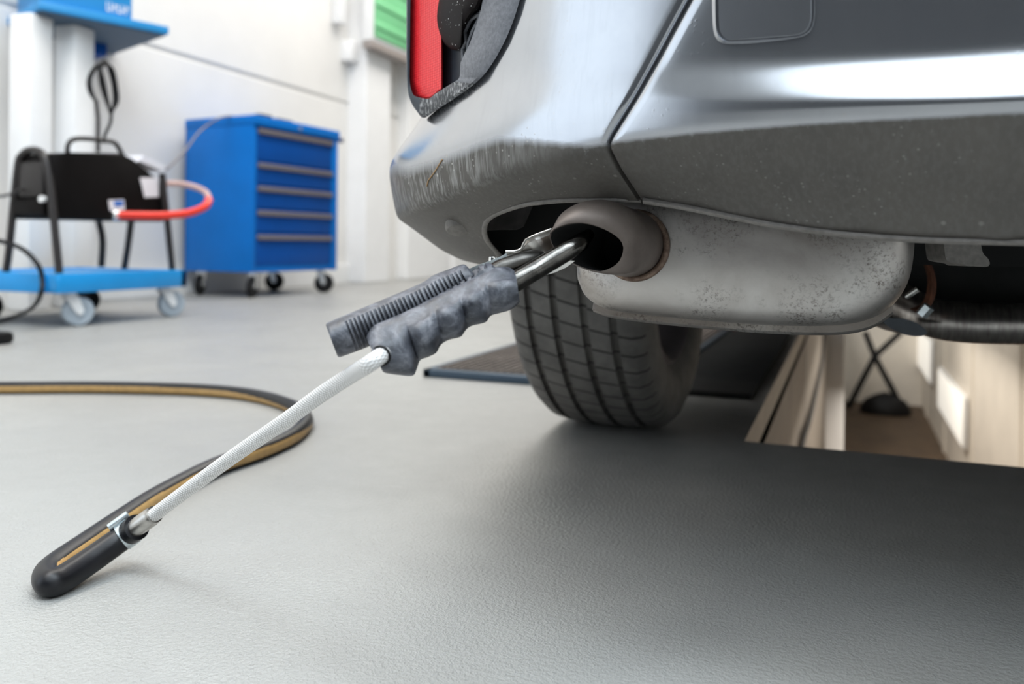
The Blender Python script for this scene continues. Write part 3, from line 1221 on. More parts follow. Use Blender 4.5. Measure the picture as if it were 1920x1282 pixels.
# bracket and liner inside the cut-out
g = G()
g.prism([at(x, y, Y) for x, y, Y in [(905, 432, .83), (915, 404, .83), (940, 392, .82), (1002, 380, .79), (990, 405, .785), (982, 424, .785), (969, 430, .79), (940, 430, .81)]], FW * 0.01)
mk('inner_bracket', g, 'inner_bracket', car, smooth=30)
g = G()
rows_ = []
for u, vv in ((-.47, 1.06), (-.44, .98), (-.30, .93), (-.10, .93), (.2, .93), (1.25, .93)):
    rows_.append([(u, vv, .284), (u, vv - .01, .36), (u, vv + .03, .60)])
g.grid(rows_)
mk('wheel_arch_liner', g, 'liner', car, smooth=60)
# body shell above the bumper and the floor pan
g = G()
g.box((-.50, .66, .60), (1.25, 4.7, 1.35), bev=.12)
g.box((-.50, 1.9, .34), (1.25, 4.7, .70), bev=.08)
mk('body_shell', g, 'paint', car, smooth=40)
g = G()
g.box((-.20, .95, .40), (1.2, 4.5, .46))
g.box((-.05, 1.15, .222), (.85, 1.62, .42), bev=.03)
g.box((-.24, 1.33, .24), (1.0, 1.45, .34), bev=.02)
g.box((-.46, 1.80, .17), (1.2, 4.3, .42), bev=.04)
mk('floor_pan', g, 'underbody_black', car, smooth=40)

# ---- wheel
WC = Vector((-.352, 1.395, .316)); R = .318; W = .205
prof = []
hw = W / 2
def arc(c, r, a0, a1, n):
    return [(c[0] + r * math.cos(math.radians(a0 + (a1 - a0) * i / n)), c[1] + r * math.sin(math.radians(a0 + (a1 - a0) * i / n))) for i in range(n + 1)]
gro = [-.060, -.021, .021, .060]
tread = []
xs_ = [-.082]
for gx in gro:
    tread += [(gx - .0055, 0), (gx - .0042, -.007), (gx + .0042, -.007), (gx + .0055, 0)]
crown = lambda x: R - 9.0e-1 * x * x * 1.0 - 40 * abs(x) ** 4
prof = [(-.083, crown(.083))]
for x, d in tread:
    prof.append((x, crown(x) + d))
prof.append((.083, crown(.083)))
side = [(.095, .300), (.103, .283), (.106, .262), (.104, .240), (.097, .222), (.088, .212), (.085, .205)]
prof = [(-x, r) for x, r in side[::-1]] + prof + side
prof += [(.07, .200), (-.07, .200)]
g = G().revolve(prof, WC, (1, 0, 0), 160)
# flatten the contact patch
for i, p in enumerate(g.v):
    if p[2] < 0.002:
        g.v[i] = (p[0], p[1], 0.002)
wheel = mk('wheel', g, 'tyre', car, origin=WC, smooth=38)
g = G()
rp = [(.088, .211), (.092, .206), (.086, .198), (.07, .190), (.02, .180), (-.06, .178), (-.085, .20), (-.08, .207), (-.05, .185), (.02, .187), (.065, .197), (.08, .208)]
g.revolve(rp, WC, (1, 0, 0), 96)
for i in range(5):
    a = 2 * math.pi * i / 5 + .2
    d = Vector((0, math.cos(a), math.sin(a)))
    p0_, p1_ = WC + d * .05 + Vector((-.07, 0, 0)), WC + d * .186 + Vector((-.07, 0, 0))
    g.tube([p0_, p1_], [.026, .020], 8)
g.revolve([(-.085, .001), (-.085, .07), (-.05, .075), (-.05, .001)], WC, (1, 0, 0), 32, closed=False)
mk('wheel_rim', g, 'handle_grey', wheel, smooth=50)
g = G().revolve([(-.02, .02), (-.02, .14), (.0, .14), (.0, .02)], WC, (1, 0, 0), 48)
g.revolve([(.0, .001), (.0, .085), (.09, .06), (.09, .001)], WC, (1, 0, 0), 32, closed=False)
mk('brake_disc', g, 'underbody_black', wheel, smooth=40)

# ================================================================== EXHAUST PROBE
probe = thing('exhaust_probe', 'exhaust gas probe with grey rubber squeeze grips clamped onto the tailpipe, trailing a hose', 'exhaust probe', (-.25, .52, 0))
YG = lambda px: interp(px, [560, 690, 975, 1100], [.515, .530, .578, .60])
# finger grip: traced upper ridge and scalloped lower edge
tops = [(686, 633), (700, 612), (730, 598), (762, 584), (800, 565), (840, 545), (894, 518), (925, 503), (950, 501), (966, 507)]
bots = [(719, 699), (748, 703), (774, 704), (782, 690), (788, 675), (803, 669), (818, 661), (827, 646), (842, 637), (864, 631), (873, 619), (884, 611), (910, 604), (920, 592), (936, 587), (956, 581), (975, 568)]
tops = cat2(tops, 10)
bots = cat2(bots, 6)
def resamp(poly, n):
    L = [0]
    for a, b in zip(poly[:-1], poly[1:]):
        L.append(L[-1] + math.hypot(b[0] - a[0], b[1] - a[1]))
    return [(float(np.interp(t, L, [p[0] for p in poly])), float(np.interp(t, L, [p[1] for p in poly]))) for t in np.linspace(0, L[-1], n)]
NS = 120
tp, bt = resamp(tops, NS), resamp(bots, NS)
# scallop depth: how far the lower edge stands beyond a straight line
p_, q_ = np.array((719, 712)), np.array((985, 575))
dn = np.array((-(q_ - p_)[1], (q_ - p_)[0])); dn = dn / np.linalg.norm(dn)
rings = []
for i in range(NS):
    (tx, ty), (bx, by) = tp[i], bt[i]
    Y = YG((tx + bx) / 2)
    xv = [786, 829, 875, 921]
    if bx < xv[0]:
        lobe = 0.15 - 0.75 * max(0, 1 - abs(bx - xv[0]) / 9.0) ** 1.2
    else:
        k_ = sum(1 for q in xv if bx >= q)
        a_ = xv[k_ - 1]; b_ = xv[k_] if k_ < 4 else 985
        f_ = min(1, (bx - a_) / (b_ - a_))
        lobe = 1.7 * (math.sin(math.pi * min(1, f_ * .86 + .05)) ** .6) - 0.75 if k_ < 4 or f_ < .5 else 0.95
    e = min(1, (i + 1) / 3, (NS - i) / 4) ** 0.5       # rounded ends
    e = 0.88 + 0.12 * e
    def pt(f_, dy):
        x = tx + (bx - tx) * (0.5 + (f_ - 0.5) * e); y = ty + (by - ty) * (0.5 + (f_ - 0.5) * e)
        return at(x, y, Y + dy)
    b3 = 0.0060 * lobe
    rings.append([pt(0.0, .012), pt(-.01, .003), pt(.02, -.002), pt(.12, -.0060), pt(.24, -.0100), pt(.29, -.0118 - b3 * .3), pt(.37, -.0140 - b3 * .85), pt(.52, -.0150 - b3), pt(.68, -.0145 - b3), pt(.84, -.0122 - b3), pt(.94, -.008 - b3 * .6), pt(1.0, -.001), pt(1.0, .008), pt(.93, .014), pt(.5, .017), pt(.1, .016)])
g = G().loft(rings, 0)
fgG = g
fg = mk('finger_grip', g, 'grip', probe, smooth=55)
# ribbed thumb grip behind it
tops = cat2([(610, 607), (660, 586), (730, 557), (790, 531), (812, 517), (840, 506), (868, 496), (880, 503)], 10)
bots = cat2([(634, 671), (690, 650), (760, 618), (840, 580), (900, 548), (912, 540)], 10)
NS = 270
tp, bt = resamp(tops, NS), resamp(bots, NS)
rings = []
for i in range(NS):
    s_ = i / (NS - 1)
    (tx, ty), (bx, by) = tp[i], bt[i]
    Y = YG((tx + bx) / 2) + .020
    rib = 0
    if .12 < s_ < .93:
        ph_ = (s_ - .12) / .81 * 29
        fr_ = ph_ - math.floor(ph_)
        rib = 1.0 if fr_ > 0.45 else 0.0
    elif True:
        rib = 1.0
    e = min(1, i / 4, (NS - 1 - i) / 8) ** 0.5
    e = 0.9 + 0.1 * e
    d_ = 0.0022 * (1 - rib)
    def pt(f_, dy):
        x = tx + (bx - tx) * (0.5 + (f_ - 0.5) * e); y = ty + (by - ty) * (0.5 + (f_ - 0.5) * e)
        return at(x, y, Y + dy)
    rings.append([pt(.02, .012), pt(-.01, .004), pt(.04, -.003), pt(.14, -.0075), pt(.27, -.0105 + d_), pt(.42, -.0118 + d_ * 1.3), pt(.60, -.0112 + d_ * 1.3), pt(.78, -.0085 + d_ * 1.3), pt(.92, -.0035 + d_), pt(1.0, .004), pt(.97, .012), pt(.5, .015)])
g = G().loft(rings, 0)
mk('ribbed_grip', g, 'grip', probe, smooth=38)
# inner tooth strip between the two grips
tops = cat2([(694, 622), (760, 588), (830, 551), (880, 522), (904, 502), (922, 497)], 8)
bots = cat2([(700, 640), (770, 600), (840, 565), (900, 530), (925, 512), (935, 506)], 8)
NS = 160
tp, bt = resamp(tops, NS), resamp(bots, NS)
rings = []
for i in range(NS):
    (tx, ty), (bx, by) = tp[i], bt[i]
    Y = YG(tx) + .006
    fr_ = (i / NS * 17) % 1
    nt = .004 if fr_ < .35 else 0
    rings.append([at(tx - 4, ty - 5 + nt * 900, Y + .010), at(tx, ty - 2 + nt * 900, Y + nt), at(tx, ty + 4, Y - .003), at(bx, by, Y - .004), at(bx, by + 4, Y + .012)])
mk('grip_strip', G().loft(rings, 0), 'grip', probe, smooth=35)
# metalwork
g = G()
g.tube([at(x, y, Y) for x, y, Y in [(940, 545, .572), (968, 527, .577), (1000, 508, .586), (1040, 484, .596), (1062, 471, .600), (1078, 461, .604), (1090, 453, .610)]], [.0072] * 5 + [.0070, .0066], 24)
tube_o = mk('probe_tube', g, 'dark_chrome', probe, smooth=60)
g = G()
g.tube([at(x, y, Y) for x, y, Y in [(1080, 459, .606), (1092, 450, .610), (1104, 440, .622)]], [.0058, .0060, .0045], 14)
mk('probe_tip', g, 'dark_chrome', tube_o, smooth=60)
g = G()
g.tube([at(x, y, Y) for x, y, Y in [(915, 520, .590), (940, 505, .594), (975, 492, .600), (1005, 484, .606), (1018, 482, .608), (1022, 481, .609)]], [.0075, .0075, .0072, .0066, .0045, .001], 20)
mk('pivot_sleeve', g, 'black_metal', probe, smooth=60)
def strip(pxs, w_vec, th, name, m, par, nrm=None):
    """sheet metal strip through 3-D points, width along w_vec, thickness along FW"""
    g = G()
    rows_ = []
    for p in pxs:
        a, b = p - w_vec, p + w_vec
        t_ = Vector((0, 0, th)) if nrm is None else nrm * th
        rows_.append([a, b, b + t_, a + t_])
    g.loft(rows_, 0)
    return mk(name, g, m, par, smooth=35)
# chrome lever along the top, with its rivet
pts_ = cat_rom([at(866, 511, .602), at(890, 499, .604), at(918, 489, .607), (at(940, 480, .610)), at(950, 474, .612)], 5)
lev = strip(pts_, FW * .007 , -.0030, 'clamp_lever', 'clamp_steel', probe)
g = G()
c = at(924, 484, .607)
disc(g, c, Vector((0, 0, 1)), .0032, .0022, e1=Vector((1, 0, 0)), e2=Vector((0, 1, 0)), seg=20)
mk('rivet', g, 'chrome', lev)
# bent jaw plate that presses on the outside of the tailpipe
jaw_t = cat2([(948, 472), (962, 472), (972, 470), (978, 465), (982, 456), (987, 449), (997, 444), (1012, 438), (1034, 430), (1046, 425)], 5)
jaw_b = cat2([(950, 489), (966, 486), (980, 484), (990, 481), (1000, 478), (1010, 478), (1020, 479), (1030, 478), (1042, 470), (1056, 466)], 5)
rows_ = []
for (tx, ty), (bx, by) in zip(jaw_t, jaw_b):
    Y = interp(tx, [948, 985, 1046], [.612, .614, .628])
    rows_.append([at(tx, ty, Y + .003), at(tx * .8 + bx * .2, ty * .8 + by * .2, Y - .001), at(tx * .4 + bx * .6, ty * .4 + by * .6, Y), at(bx, by, Y + .003), at(bx, by, Y + .0045), at(tx * .5 + bx * .5, ty * .5 + by * .5, Y + .0015), at(tx, ty, Y + .0045)])
mk('jaw_plate', G().loft(rows_, 0), 'steel_plate', probe, smooth=50)
g = G()
g.tube([at(x, y, .6140) for x, y in [(978, 466.5), (981, 458), (986, 449.5), (997, 443.5), (1012, 437.5), (1034, 429.5)]], .0009, 8)
g.tube([at(x, y, .6140) for x, y in [(948, 472), (962, 472), (972, 470), (978, 466)]], .0012, 8)
mk('jaw_edge', g, 'steel_plate', probe, smooth=60, label='bright bent edge of the jaw plate')
g = G()
jl = [(1010, 519), (1030, 507), (1052, 494), (1066, 488), (1078, 489), (1062, 501), (1040, 511)]
g.prism([at(x, y, .603 + (x - 1010) * .0001) for x, y in jl], FW * .0018)
mk('lower_jaw', g, 'chrome', probe, smooth=30)

# braided sleeve from the grip to the ferrule
clampP = on_z(232, 1005, .030)
def dY(px):
    return interp(px, [232, 270, 400, 560, 705, 740], [depth(clampP), depth(clampP) - .012, .690, .598, .519, .530])
braid_px = [(740, 648), (722, 662), (700, 678), (660, 702), (600, 741), (540, 785), (480, 826), (420, 868), (360, 912), (320, 942), (288, 966)]
braid_px = [q for q in braid_px if q[0] <= 660]
gb = BVHTree.FromPolygons(fgG.v, fgG.f)
hq = gb.ray_cast(CAM0, rayv(714, 667).normalized(), 3.0)[0]
YH = depth(hq) if hq is not None else .525
bp = cat_rom([at(738, 650, YH + .030), at(727, 658, YH + .014), at(716, 665.5, YH + .002), at(704, 674, YH - .0035), at(688, 685, YH - .001)] + [at(x, y, dY(x)) for x, y in braid_px], 8)
g = G().tube(bp, [.0050 + (.0062 - .0050) * i / (len(bp) - 1) for i in range(len(bp))], 24)
hc = at(714, 667, YH + .0012)
hd = (bp[12] - bp[20]).normalized()
g2 = G()
h1_ = hd.orthogonal().normalized(); h2_ = hd.cross(h1_)
g2.tube([hc + (h1_ * math.cos(a) + h2_ * math.sin(a)) * .0058 for a in np.linspace(0, 2 * math.pi, 25)[:-1]], .0011, 8, closed=True)
mk('hose_hole', g2, 'black_plastic', fg, smooth=60)
mk('braided_sleeve', g, 'braid', probe, smooth=60)
d0, d1 = at(290, 964, dY(290)), at(244, 997, dY(244))
g = G()
g.tube([d0, d0.lerp(d1, .12), d0.lerp(d1, .15), d1], [.0078, .0078, .0085, .0085], 28)
fer = mk('ferrule', g, 'steel_plate', probe, smooth=40)
# rubber hose with a tan stripe: one line from the ferrule round to the far left
HR = .0117
fl = lambda px, py, up=0.0: on_z(px, py, HR + up)
hp = [at(300, 972, dY(290) + .004), at(262, 985, dY(262)), at(232, 1006, depth(clampP)), fl(170, 1050, .006), fl(120, 1083), fl(95, 1092), fl(88, 1078), fl(104, 1060), fl(160, 1021), fl(230, 973), fl(300, 928), fl(400, 876), fl(480, 848), fl(540, 822), fl(569, 799), fl(573, 783), fl(556, 765), fl(500, 746), fl(430, 735), fl(330, 729), fl(180, 726), fl(40, 726.5), fl(-150, 728), fl(-500, 732)]
# start the hose at the sleeve's cut end, near the clamp
hp = [d0.lerp(d1, .72)] + hp[2:]
hpts = cat_rom(hp, 10)
nH = len(hpts)
# stripe angle: 0 = up, +90deg = right of travel when walking from clamp to far end (frame b = T x n)
def stripe(s_):
    i = s_ * (nH - 1) / 10.0
    a = interp(i, [0, 2, 4, 5, 6, 8, 12, 13.5, 14.2, 15, 17, 22], [82, 80, 75, 75, 82, 82, 95, 130, 180, 225, 255, 262])
    return math.radians(a), math.radians(34)
g = G().tube(hpts, HR, 96, 0, True, stripe)
hose = mk('rubber_hose', g, ['hose_black', 'hose_tan'], probe, smooth=60)
# worm-drive hose clamp
ax = (hpts[14] - hpts[6]).normalized()
cc = hpts[8]
g = G()
g.tube([cc - ax * .006, cc - ax * .0055, cc + ax * .0055, cc + ax * .006], [.0118, .0127, .0127, .0118], 32)
side_ = ax.cross(Vector((0, 0, 1))).normalized()
upn = side_.cross(ax).normalized()
best = at(212, 998, depth(cc) - .004)
wd = (best - cc); wd = (wd - ax * wd.dot(ax)).normalized()
tdir = ax.cross(wd).normalized()
b0 = cc + wd * .0145
g.tube([b0 - ax * .010, b0 - ax * .0095, b0 + ax * .009, b0 + ax * .0095], [.002, .0036, .0036, .002], 12)
mk('hose_clamp', g, 'clamp_steel', hose, smooth=40)

# straw stuck on the bumper
sy_ = [(829, 299), (815, 322), (803, 338), (800, 349)]
g = G().tube([at(x, y, bump_depth(x, y) - .0012) for x, y in sy_], .0006, 6)
tag(mk('dry_straw', g, 'straw'), 'thin dry straw stuck to the dirty corner of the grey bumper', 'straw')

# ================================================================== TESTER GRATE BEHIND THE WHEEL
g0, g1, h0, h1 = -.88, -.36, 1.67, 3.0
grate = thing('roller_grate', 'brown mesh grate plate with blue front edge on the floor beside the tyre', 'grate', ((g0 + g1) / 2, (h0 + h1) / 2, 0))
g = G()
g.box((g0, h0, 0.0), (g1, h0 + .025, .018), bev=.003)
g.box((g0, h1 - .025, 0.0), (g1, h1, .018), bev=.003)
g.box((g0, h0, 0.0), (g0 + .02, h1, .018), bev=.003)
g.box((g1 - .02, h0, 0.0), (g1, h1, .018), bev=.003)
mk('frame', g, 'grate_frame', grate, smooth=30)
g = G()
g.box((g0 + .02, h0 + .02, .001), (g1 - .02, h1 - .02, .006))
nb = 26
for i in range(nb):
    x = g0 + .025 + (g1 - g0 - .05) * i / (nb - 1)
    g.box((x - .003, h0 + .022, .005), (x + .003, h1 - .022, .020))
nb = 52
for i in range(nb):
    y = h0 + .03 + (h1 - h0 - .06) * i / (nb - 1)
    g.box((g0 + .022, y - .003, .005), (g1 - .022, y + .003, .019))
mk('mesh', g, 'grate', grate, smooth=0)
mk('cover_plate', G().box((g1 + .001, h0 + .02, 0), (-.165, h1, .012), bev=.003), 'underbody_black', grate, smooth=30, label='dark plate between the mesh and the pit')  # black colour carries the shade under the car beside the pit
g = G().box((g0 + .1, h1 + .03, 0), (g1 + .01, h1 + .10, .035), bev=.008)
tag(mk('red_kerb_bar', g, 'red_bar'), 'low red bar on the floor under the car beyond the grate', 'bar')

# things in the pit
def pit_tube(name, pts3, r, m, label, cat, n=10):
    return tag(mk(name, G().tube(cat_rom(pts3, 8), r, n), m, smooth=60), label, cat)
p_top = on_u(1563, 620, -.07)
pa, pb = on_v(1547, 720, 3.55).x, on_v(1583, 720, 3.55).x
post = G().box((pa, 3.55, PZ), (pb, 3.62, -.03), bev=.006)
tag(mk('white_post', post, 'white_gloss'), 'upright white post along the left wall inside the pit', 'post')
pit_tube('wall_hose', [on_u(1545, 625, -.125), on_u(1541, 680, -.125), on_u(1522, 770, -.125), on_u(1508, 815, -.125), on_u(1500, 850, -.125)], .010, 'black_plastic', 'thin black hose hanging down the left wall of the pit', 'hose')
yj = 9.4
jk = thing('jack', 'black jack with crossed legs standing at the far end of the pit', 'jack', (.3, yj, PZ))
zz = lambda px, py: on_v(px, py, yj)
g = G()
c = zz(1660, 750)
rr_ = []
for f_, r_ in ((0, .30), (.08, .31), (.2, .24), (.28, .12), (.32, .02)):
    rr_.append([(c.x + r_ * math.cos(a) * .8, yj + r_ * math.sin(a) * .5, PZ + f_ * .7) for a in np.linspace(0, 2 * math.pi, 20)[:-1]])
g.loft(rr_)
mk('base', g, 'black_plastic', jk, smooth=40)
g = G(); g.tube([zz(1590, 765), zz(1640, 668), zz(1690, 622)], .030, 8)
mk('leg', g, 'black_plastic', jk)
g = G(); g.tube([zz(1685, 752), zz(1640, 668), zz(1622, 622)], .030, 8)
mk('leg', g, 'black_plastic', jk)
for i, qd in enumerate(([(1720, 640), (1746, 640), (1744, 696), (1728, 690)], [(1762, 742), (1808, 748), (1806, 806), (1790, 808)])):  # added glowing panels standing in for patches of light on the wall
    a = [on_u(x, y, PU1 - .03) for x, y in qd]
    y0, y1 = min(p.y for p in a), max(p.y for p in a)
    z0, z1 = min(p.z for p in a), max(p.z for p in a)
    t = thing('pit_lamp', ['bright lamp panel high on the pit\'s right wall, farther one', 'bright lamp panel on the pit\'s right wall, nearer and lower one'][i], 'lamp', (PU1 - .03, (y0 + y1) / 2, z0), 'lamps on the pit wall')  # both are added glowing panels standing in for light patches, not lamps
    mk('housing', G().box((PU1 - .040, y0 - .02, z0 - .02), (PU1 - .012, y1 + .02, z1 + .02), bev=.006), 'white_paint', t)  # plain box backing the glowing patch
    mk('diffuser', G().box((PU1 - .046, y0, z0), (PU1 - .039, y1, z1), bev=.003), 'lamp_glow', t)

# ================================================================== TOOL CABINET
FL = Vector((-2.94, 3.619, 0)); FR = Vector((-2.885, 4.34, 0))
ex = (FR - FL).normalized(); ez = Vector((0, 0, 1)); ey = Vector((-ex.y, ex.x, 0))   # ey points back to the wall
CW = (FR - FL).length; CD = .50; zb, zt = .138, .985
cab = thing('tool_cabinet', 'blue tool cabinet on castors with grey drawer pulls by the white wall', 'tool cabinet', FL + ex * CW / 2 + ey * CD / 2)
def cb(a, b, c, d, e, f, slot=0, bev=.003, g=None):
    """box in cabinet axes: x along the front, y to the back, z up"""
    g = g or G()
    gg = G().box((a, c, e), (b, d, f), 0, bev)
    g.add([FL + ex * p[0] + ey * p[1] + ez * p[2] for p in gg.v], gg.f, slot)
    return g
g = G()
cb(0, .028, 0, CD, zb, zt - .03, g=g)
cb(CW - .05, CW, 0, CD, zb, zt - .03, g=g)
cb(0, CW, CD - .02, CD, zb, zt - .03, g=g)
cb(.02, CW - .02, .01, CD, zb, zb + .04, g=g)
cb(.02, CW - .02, .03, CD, zb + .03, zt - .04, g=g)
mk('body', g, 'blue_cabinet', cab, smooth=30)
mk('top_tray', cb(-.004, CW + .006, -.012, CD + .004, zt - .055, zt, bev=.008), 'blue_cabinet', cab, smooth=30)
zd = [zb + .035, .355, .487, .618, .744, .868, .928]
for i in range(5):
    z0_ = zd[i] if i else zb + .035
    z1_ = zd[i + 1] - .006
    if i == 4:
        z1_ = zt - .062
    dr = mk('drawer', cb(.034, CW - .055, .004, .03, z0_, z1_, bev=.004), 'blue_drawer', cab, smooth=30)
    mk('drawer_pull', cb(.036, CW - .057, -.014, .006, z1_ - .036, z1_ - .008, bev=.005), 'handle_grey', dr, smooth=30)
g = cb(CW - .02, CW + .055, .012, .035, zt - .06, zt - .035, bev=.008)
mk('push_handle', g, 'blue_drawer', cab)
mk('handle_cap', cb(CW + .05, CW + .075, .010, .037, zt - .062, zt - .033, bev=.008), 'handle_grey', cab)
mk('lock', G().cyl(FL + ex * .36 + ey * -.012 + ez * (zt - .03), FL + ex * .36 + ey * -.017 + ez * (zt - .03), .012, 16), 'zinc', cab)
def castor(base, par, r=.05, ztop=.138, wmat='black_plastic', fmat='zinc', ang=0.0, wt=.026, offs=.02):
    """swivel castor: plate, fork, wheel (> hub)"""
    b = Vector(base)
    d = Vector((math.cos(ang), math.sin(ang), 0)); s_ = Vector((-d.y, d.x, 0))
    c = b + d * offs + ez * r
    g = G()
    g.cyl(b + ez * (ztop - .012), b + ez * ztop, .024, 16)
    for q in (-1, 1):
        o_ = s_ * (wt / 2 + .005) * q
        pr = [b - d * .022 + ez * (ztop - .014), b + d * .024 + ez * (ztop - .014), c + d * .014 + ez * .004, c + ez * -.012, c - d * .014]
        g.prism([p + o_ for p in pr], s_ * .003 * q)
    g.prism([b - d * .024 + s_ * .02 + ez * (ztop - .02), b + d * .024 + s_ * .02 + ez * (ztop - .02), b + d * .024 - s_ * .02 + ez * (ztop - .02), b - d * .024 - s_ * .02 + ez * (ztop - .02)], ez * .008)
    f_ = mk('castor', g, fmat, par, smooth=30)
    g = G().revolve([(-wt / 2, r * .55), (-wt / 2, r * .92), (-wt / 3, r), (wt / 3, r), (wt / 2, r * .92), (wt / 2, r * .55)], c, s_, 40)
    g.revolve([(-wt / 2.6, .001), (-wt / 2.6, r * .6), (wt / 2.6, r * .6), (wt / 2.6, .001)], c, s_, 40, closed=False)
    mk('castor_wheel', g, wmat, f_, smooth=40)
    g = G().cyl(c - s_ * (wt / 2 + .010), c + s_ * (wt / 2 + .010), .011, 16)
    mk('castor_hub', g, fmat, f_, smooth=40)
for a, b, an in ((.07, .05, -1.3), (CW - .09, .05, .4), (.07, CD - .06, -1.2), (CW - .09, CD - .06, .5)):
    castor(FL + ex * a + ey * b, cab, .058, zb, ang=an)
# dark tools lying on the cabinet
for (a, b, l_, h_, lab) in ((.16, .10, .10, .035, 'small black tool lying on top of the blue cabinet near its left corner'), (.30, .10, .13, .03, 'flat black tool lying on the blue cabinet top further from the corner')):
    g = cb(a, a + l_, b, b + .05, zt, zt + h_, bev=.006)
    cb(a + l_, a + l_ * 1.5, b + .018, b + .032, zt + .001, zt + h_ * .7, bev=.004, g=g)
    tag(mk('hand_tool', g, 'black_plastic'), lab, 'tool', 'tools on the blue cabinet')

# ================================================================== BLUE CART AND BLACK MACHINE
cu0, cu1, cv0, cv1, cz0, cz1 = -3.03, -2.45, 2.037, 2.624, .120, .187
cart = thing('trolley', 'light blue low trolley with grey castors carrying the black machine', 'trolley', ((cu0 + cu1) / 2, (cv0 + cv1) / 2, 0))
g = G()
g.box((cu1 - .035, cv0, cz0), (cu1, cv1, cz1), bev=.004)
g.box((cu0, cv0, cz0), (cu0 + .035, cv1, cz1), bev=.004)
g.box((cu0, cv1 - .035, cz0), (cu1, cv1, cz1), bev=.004)
g.box((cu0, cv0, cz0), (cu1 - .075, cv0 + .035, cz1), bev=.004)
g.box((cu1 - .085, cv0 + .012, cz0), (cu1 - .02, cv0 + .04, cz1 - .004), bev=.003)
g.box((cu0, cv0 + .02, cz1 - .022), (cu1 - .02, cv1 - .02, cz1 - .008))
mk('frame', g, 'blue_light', cart, smooth=30)
for a, b, wm, an in ((cu1 - .06, cv0 + .09, 'castor_grey', 1.15), (cu1 - .06, cv1 - .06, 'castor_grey', 1.15), (cu0 + .06, cv0 + .09, 'black_plastic', .9), (cu0 + .06, cv1 - .06, 'black_plastic', .9)):
    castor((a, b, 0), cart, .052, cz0, wm, 'white_gloss' if wm == 'castor_grey' else 'tube_black', ang=an, wt=.030, offs=.028)
# machine
mu0, mu1 = -2.70, -2.51
mach = thing('smoke_tester', 'black sheet metal machine on splayed tube legs standing on the blue trolley', 'machine', ((mu0 + mu1) / 2, 2.3, cz1))
pv = [(2.06, .372), (2.06, .598), (2.12, .607), (2.345, .628), (2.40, .614), (2.556, .528), (2.56, .50), (2.56, .378)]
bm = bmesh.new()
ga = G().prism([(mu1, a, b) for a, b in pv], (mu0 - mu1, 0, 0))
vs = [bm.verts.new(p) for p in ga.v]
for f_ in ga.f:
    bm.faces.new([vs[i] for i in f_])
bmesh.ops.bevel(bm, geom=bm.edges[:], offset=.007, segments=2, affect='EDGES', profile=.5)
bm.verts.index_update()
g = G().add([q.co[:] for q in bm.verts], [[q.index for q in f_.verts] for f_ in bm.faces])
bm.free()
g.box((mu0 + .01, 2.045, .385), (mu1 - .03, 2.062, .44), bev=.004)
mk('housing', g, 'black_satin', mach, smooth=35)
g = G().box((mu0 + .03, 2.050, .45), (mu1 - .04, 2.062, .57), bev=.005)
mk('end_panel', g, 'tube_black', mach, label='dark grey end panel with sockets')
def leg(pxs, v0, name='leg'):
    pxs = [Vector((p.x, p.y, max(p.z, cz1 + .001))) for p in pxs]
    g = G().tube(cat_rom(pxs, 6), .013, 12)
    mk(name, g, 'tube_black', mach, smooth=60)
vf = 2.055
leg([on_v(11, 519, vf), on_v(18, 460, vf), on_v(32, 320, vf), on_v(42, 290, vf), on_v(62, 281, vf), on_v(82, 292, vf), on_v(92, 330, vf), on_v(104, 440, vf), on_v(111, 516, vf)], 0, 'leg_frame')
uf = mu1 + .015
leg([on_u(323, 508, uf), on_u(315, 430, uf), on_u(306, 345, uf), on_u(304, 325, uf)], 0)
leg([on_v(233, 503, 2.5), on_v(240, 460, 2.5), on_v(247, 405, 2.5)], 0)
leg([on_v(190, 500, 2.45), on_v(192, 450, 2.45), on_v(184, 410, 2.45)], 0)
um = (mu0 + mu1) / 2 + .02
g = G().tube(cat_rom([on_u(127, 292, um), on_u(127, 274, um), on_u(136, 262, um), on_u(160, 260, um), on_u(200, 264, um), on_u(215, 268, um), on_u(224, 280, um), on_u(230, 292, um)], 6), .009, 10)
mk('carry_handle', g, 'tube_black', mach, smooth=60)
g = G().tube([on_u(184, 285, um), on_u(184, 220, um), on_u(180, 190, um)], .007, 10)
mk('cable_post', g, 'tube_black', mach, smooth=60)
# red hose with a clear upper run
red = [on_u(216, 403, -2.44), on_u(250, 404, -2.43), on_u(310, 404, -2.40), on_u(355, 399, -2.37), on_u(384, 387, -2.36), on_u(392, 374, -2.38)]
clr = [red[-1], on_u(386, 361, -2.42), on_u(366, 351, -2.47), on_u(338, 345, -2.51), on_u(312, 344, -2.53)]
h_ = mk('hose', G().tube(cat_rom(red, 8), .0155, 16), 'red_hose', mach, smooth=60, label='red rubber hose loop')
mk('hose_end', G().tube(cat_rom(clr, 8), .0125, 16), 'clear_hose', h_, smooth=60, label='translucent pinkish end of the hose')
mk('hose_nut', G().tube([on_u(211, 403, -2.45), on_u(222, 403, -2.44)], .019, 16), 'zinc', h_)
def plate(px4, off, th, m, name, par):
    q = [on_u(x, y, off) for x, y in px4]
    return mk(name, G().prism(q, (th, 0, 0)), m, par, smooth=0)
plate([(262, 333), (297, 333), (297, 369), (271, 370)], mu1 + .001, .0015, 'sticker_white', 'label_plate', mach)
pp = plate([(203, 375), (232, 374), (234, 393), (206, 395)], mu1 + .001, .0015, 'sticker_white', 'sticker', mach)
plate([(213, 377), (231, 376), (231, 386), (215, 387)], mu1 + .0026, .001, 'sticker_blue', 'sticker_print', pp)
mk('switch', G().cyl((mu1 - .03, 2.05, .44), (mu1 - .03, 2.035, .44), .011, 16), 'white_gloss', mach, label='white round switch')
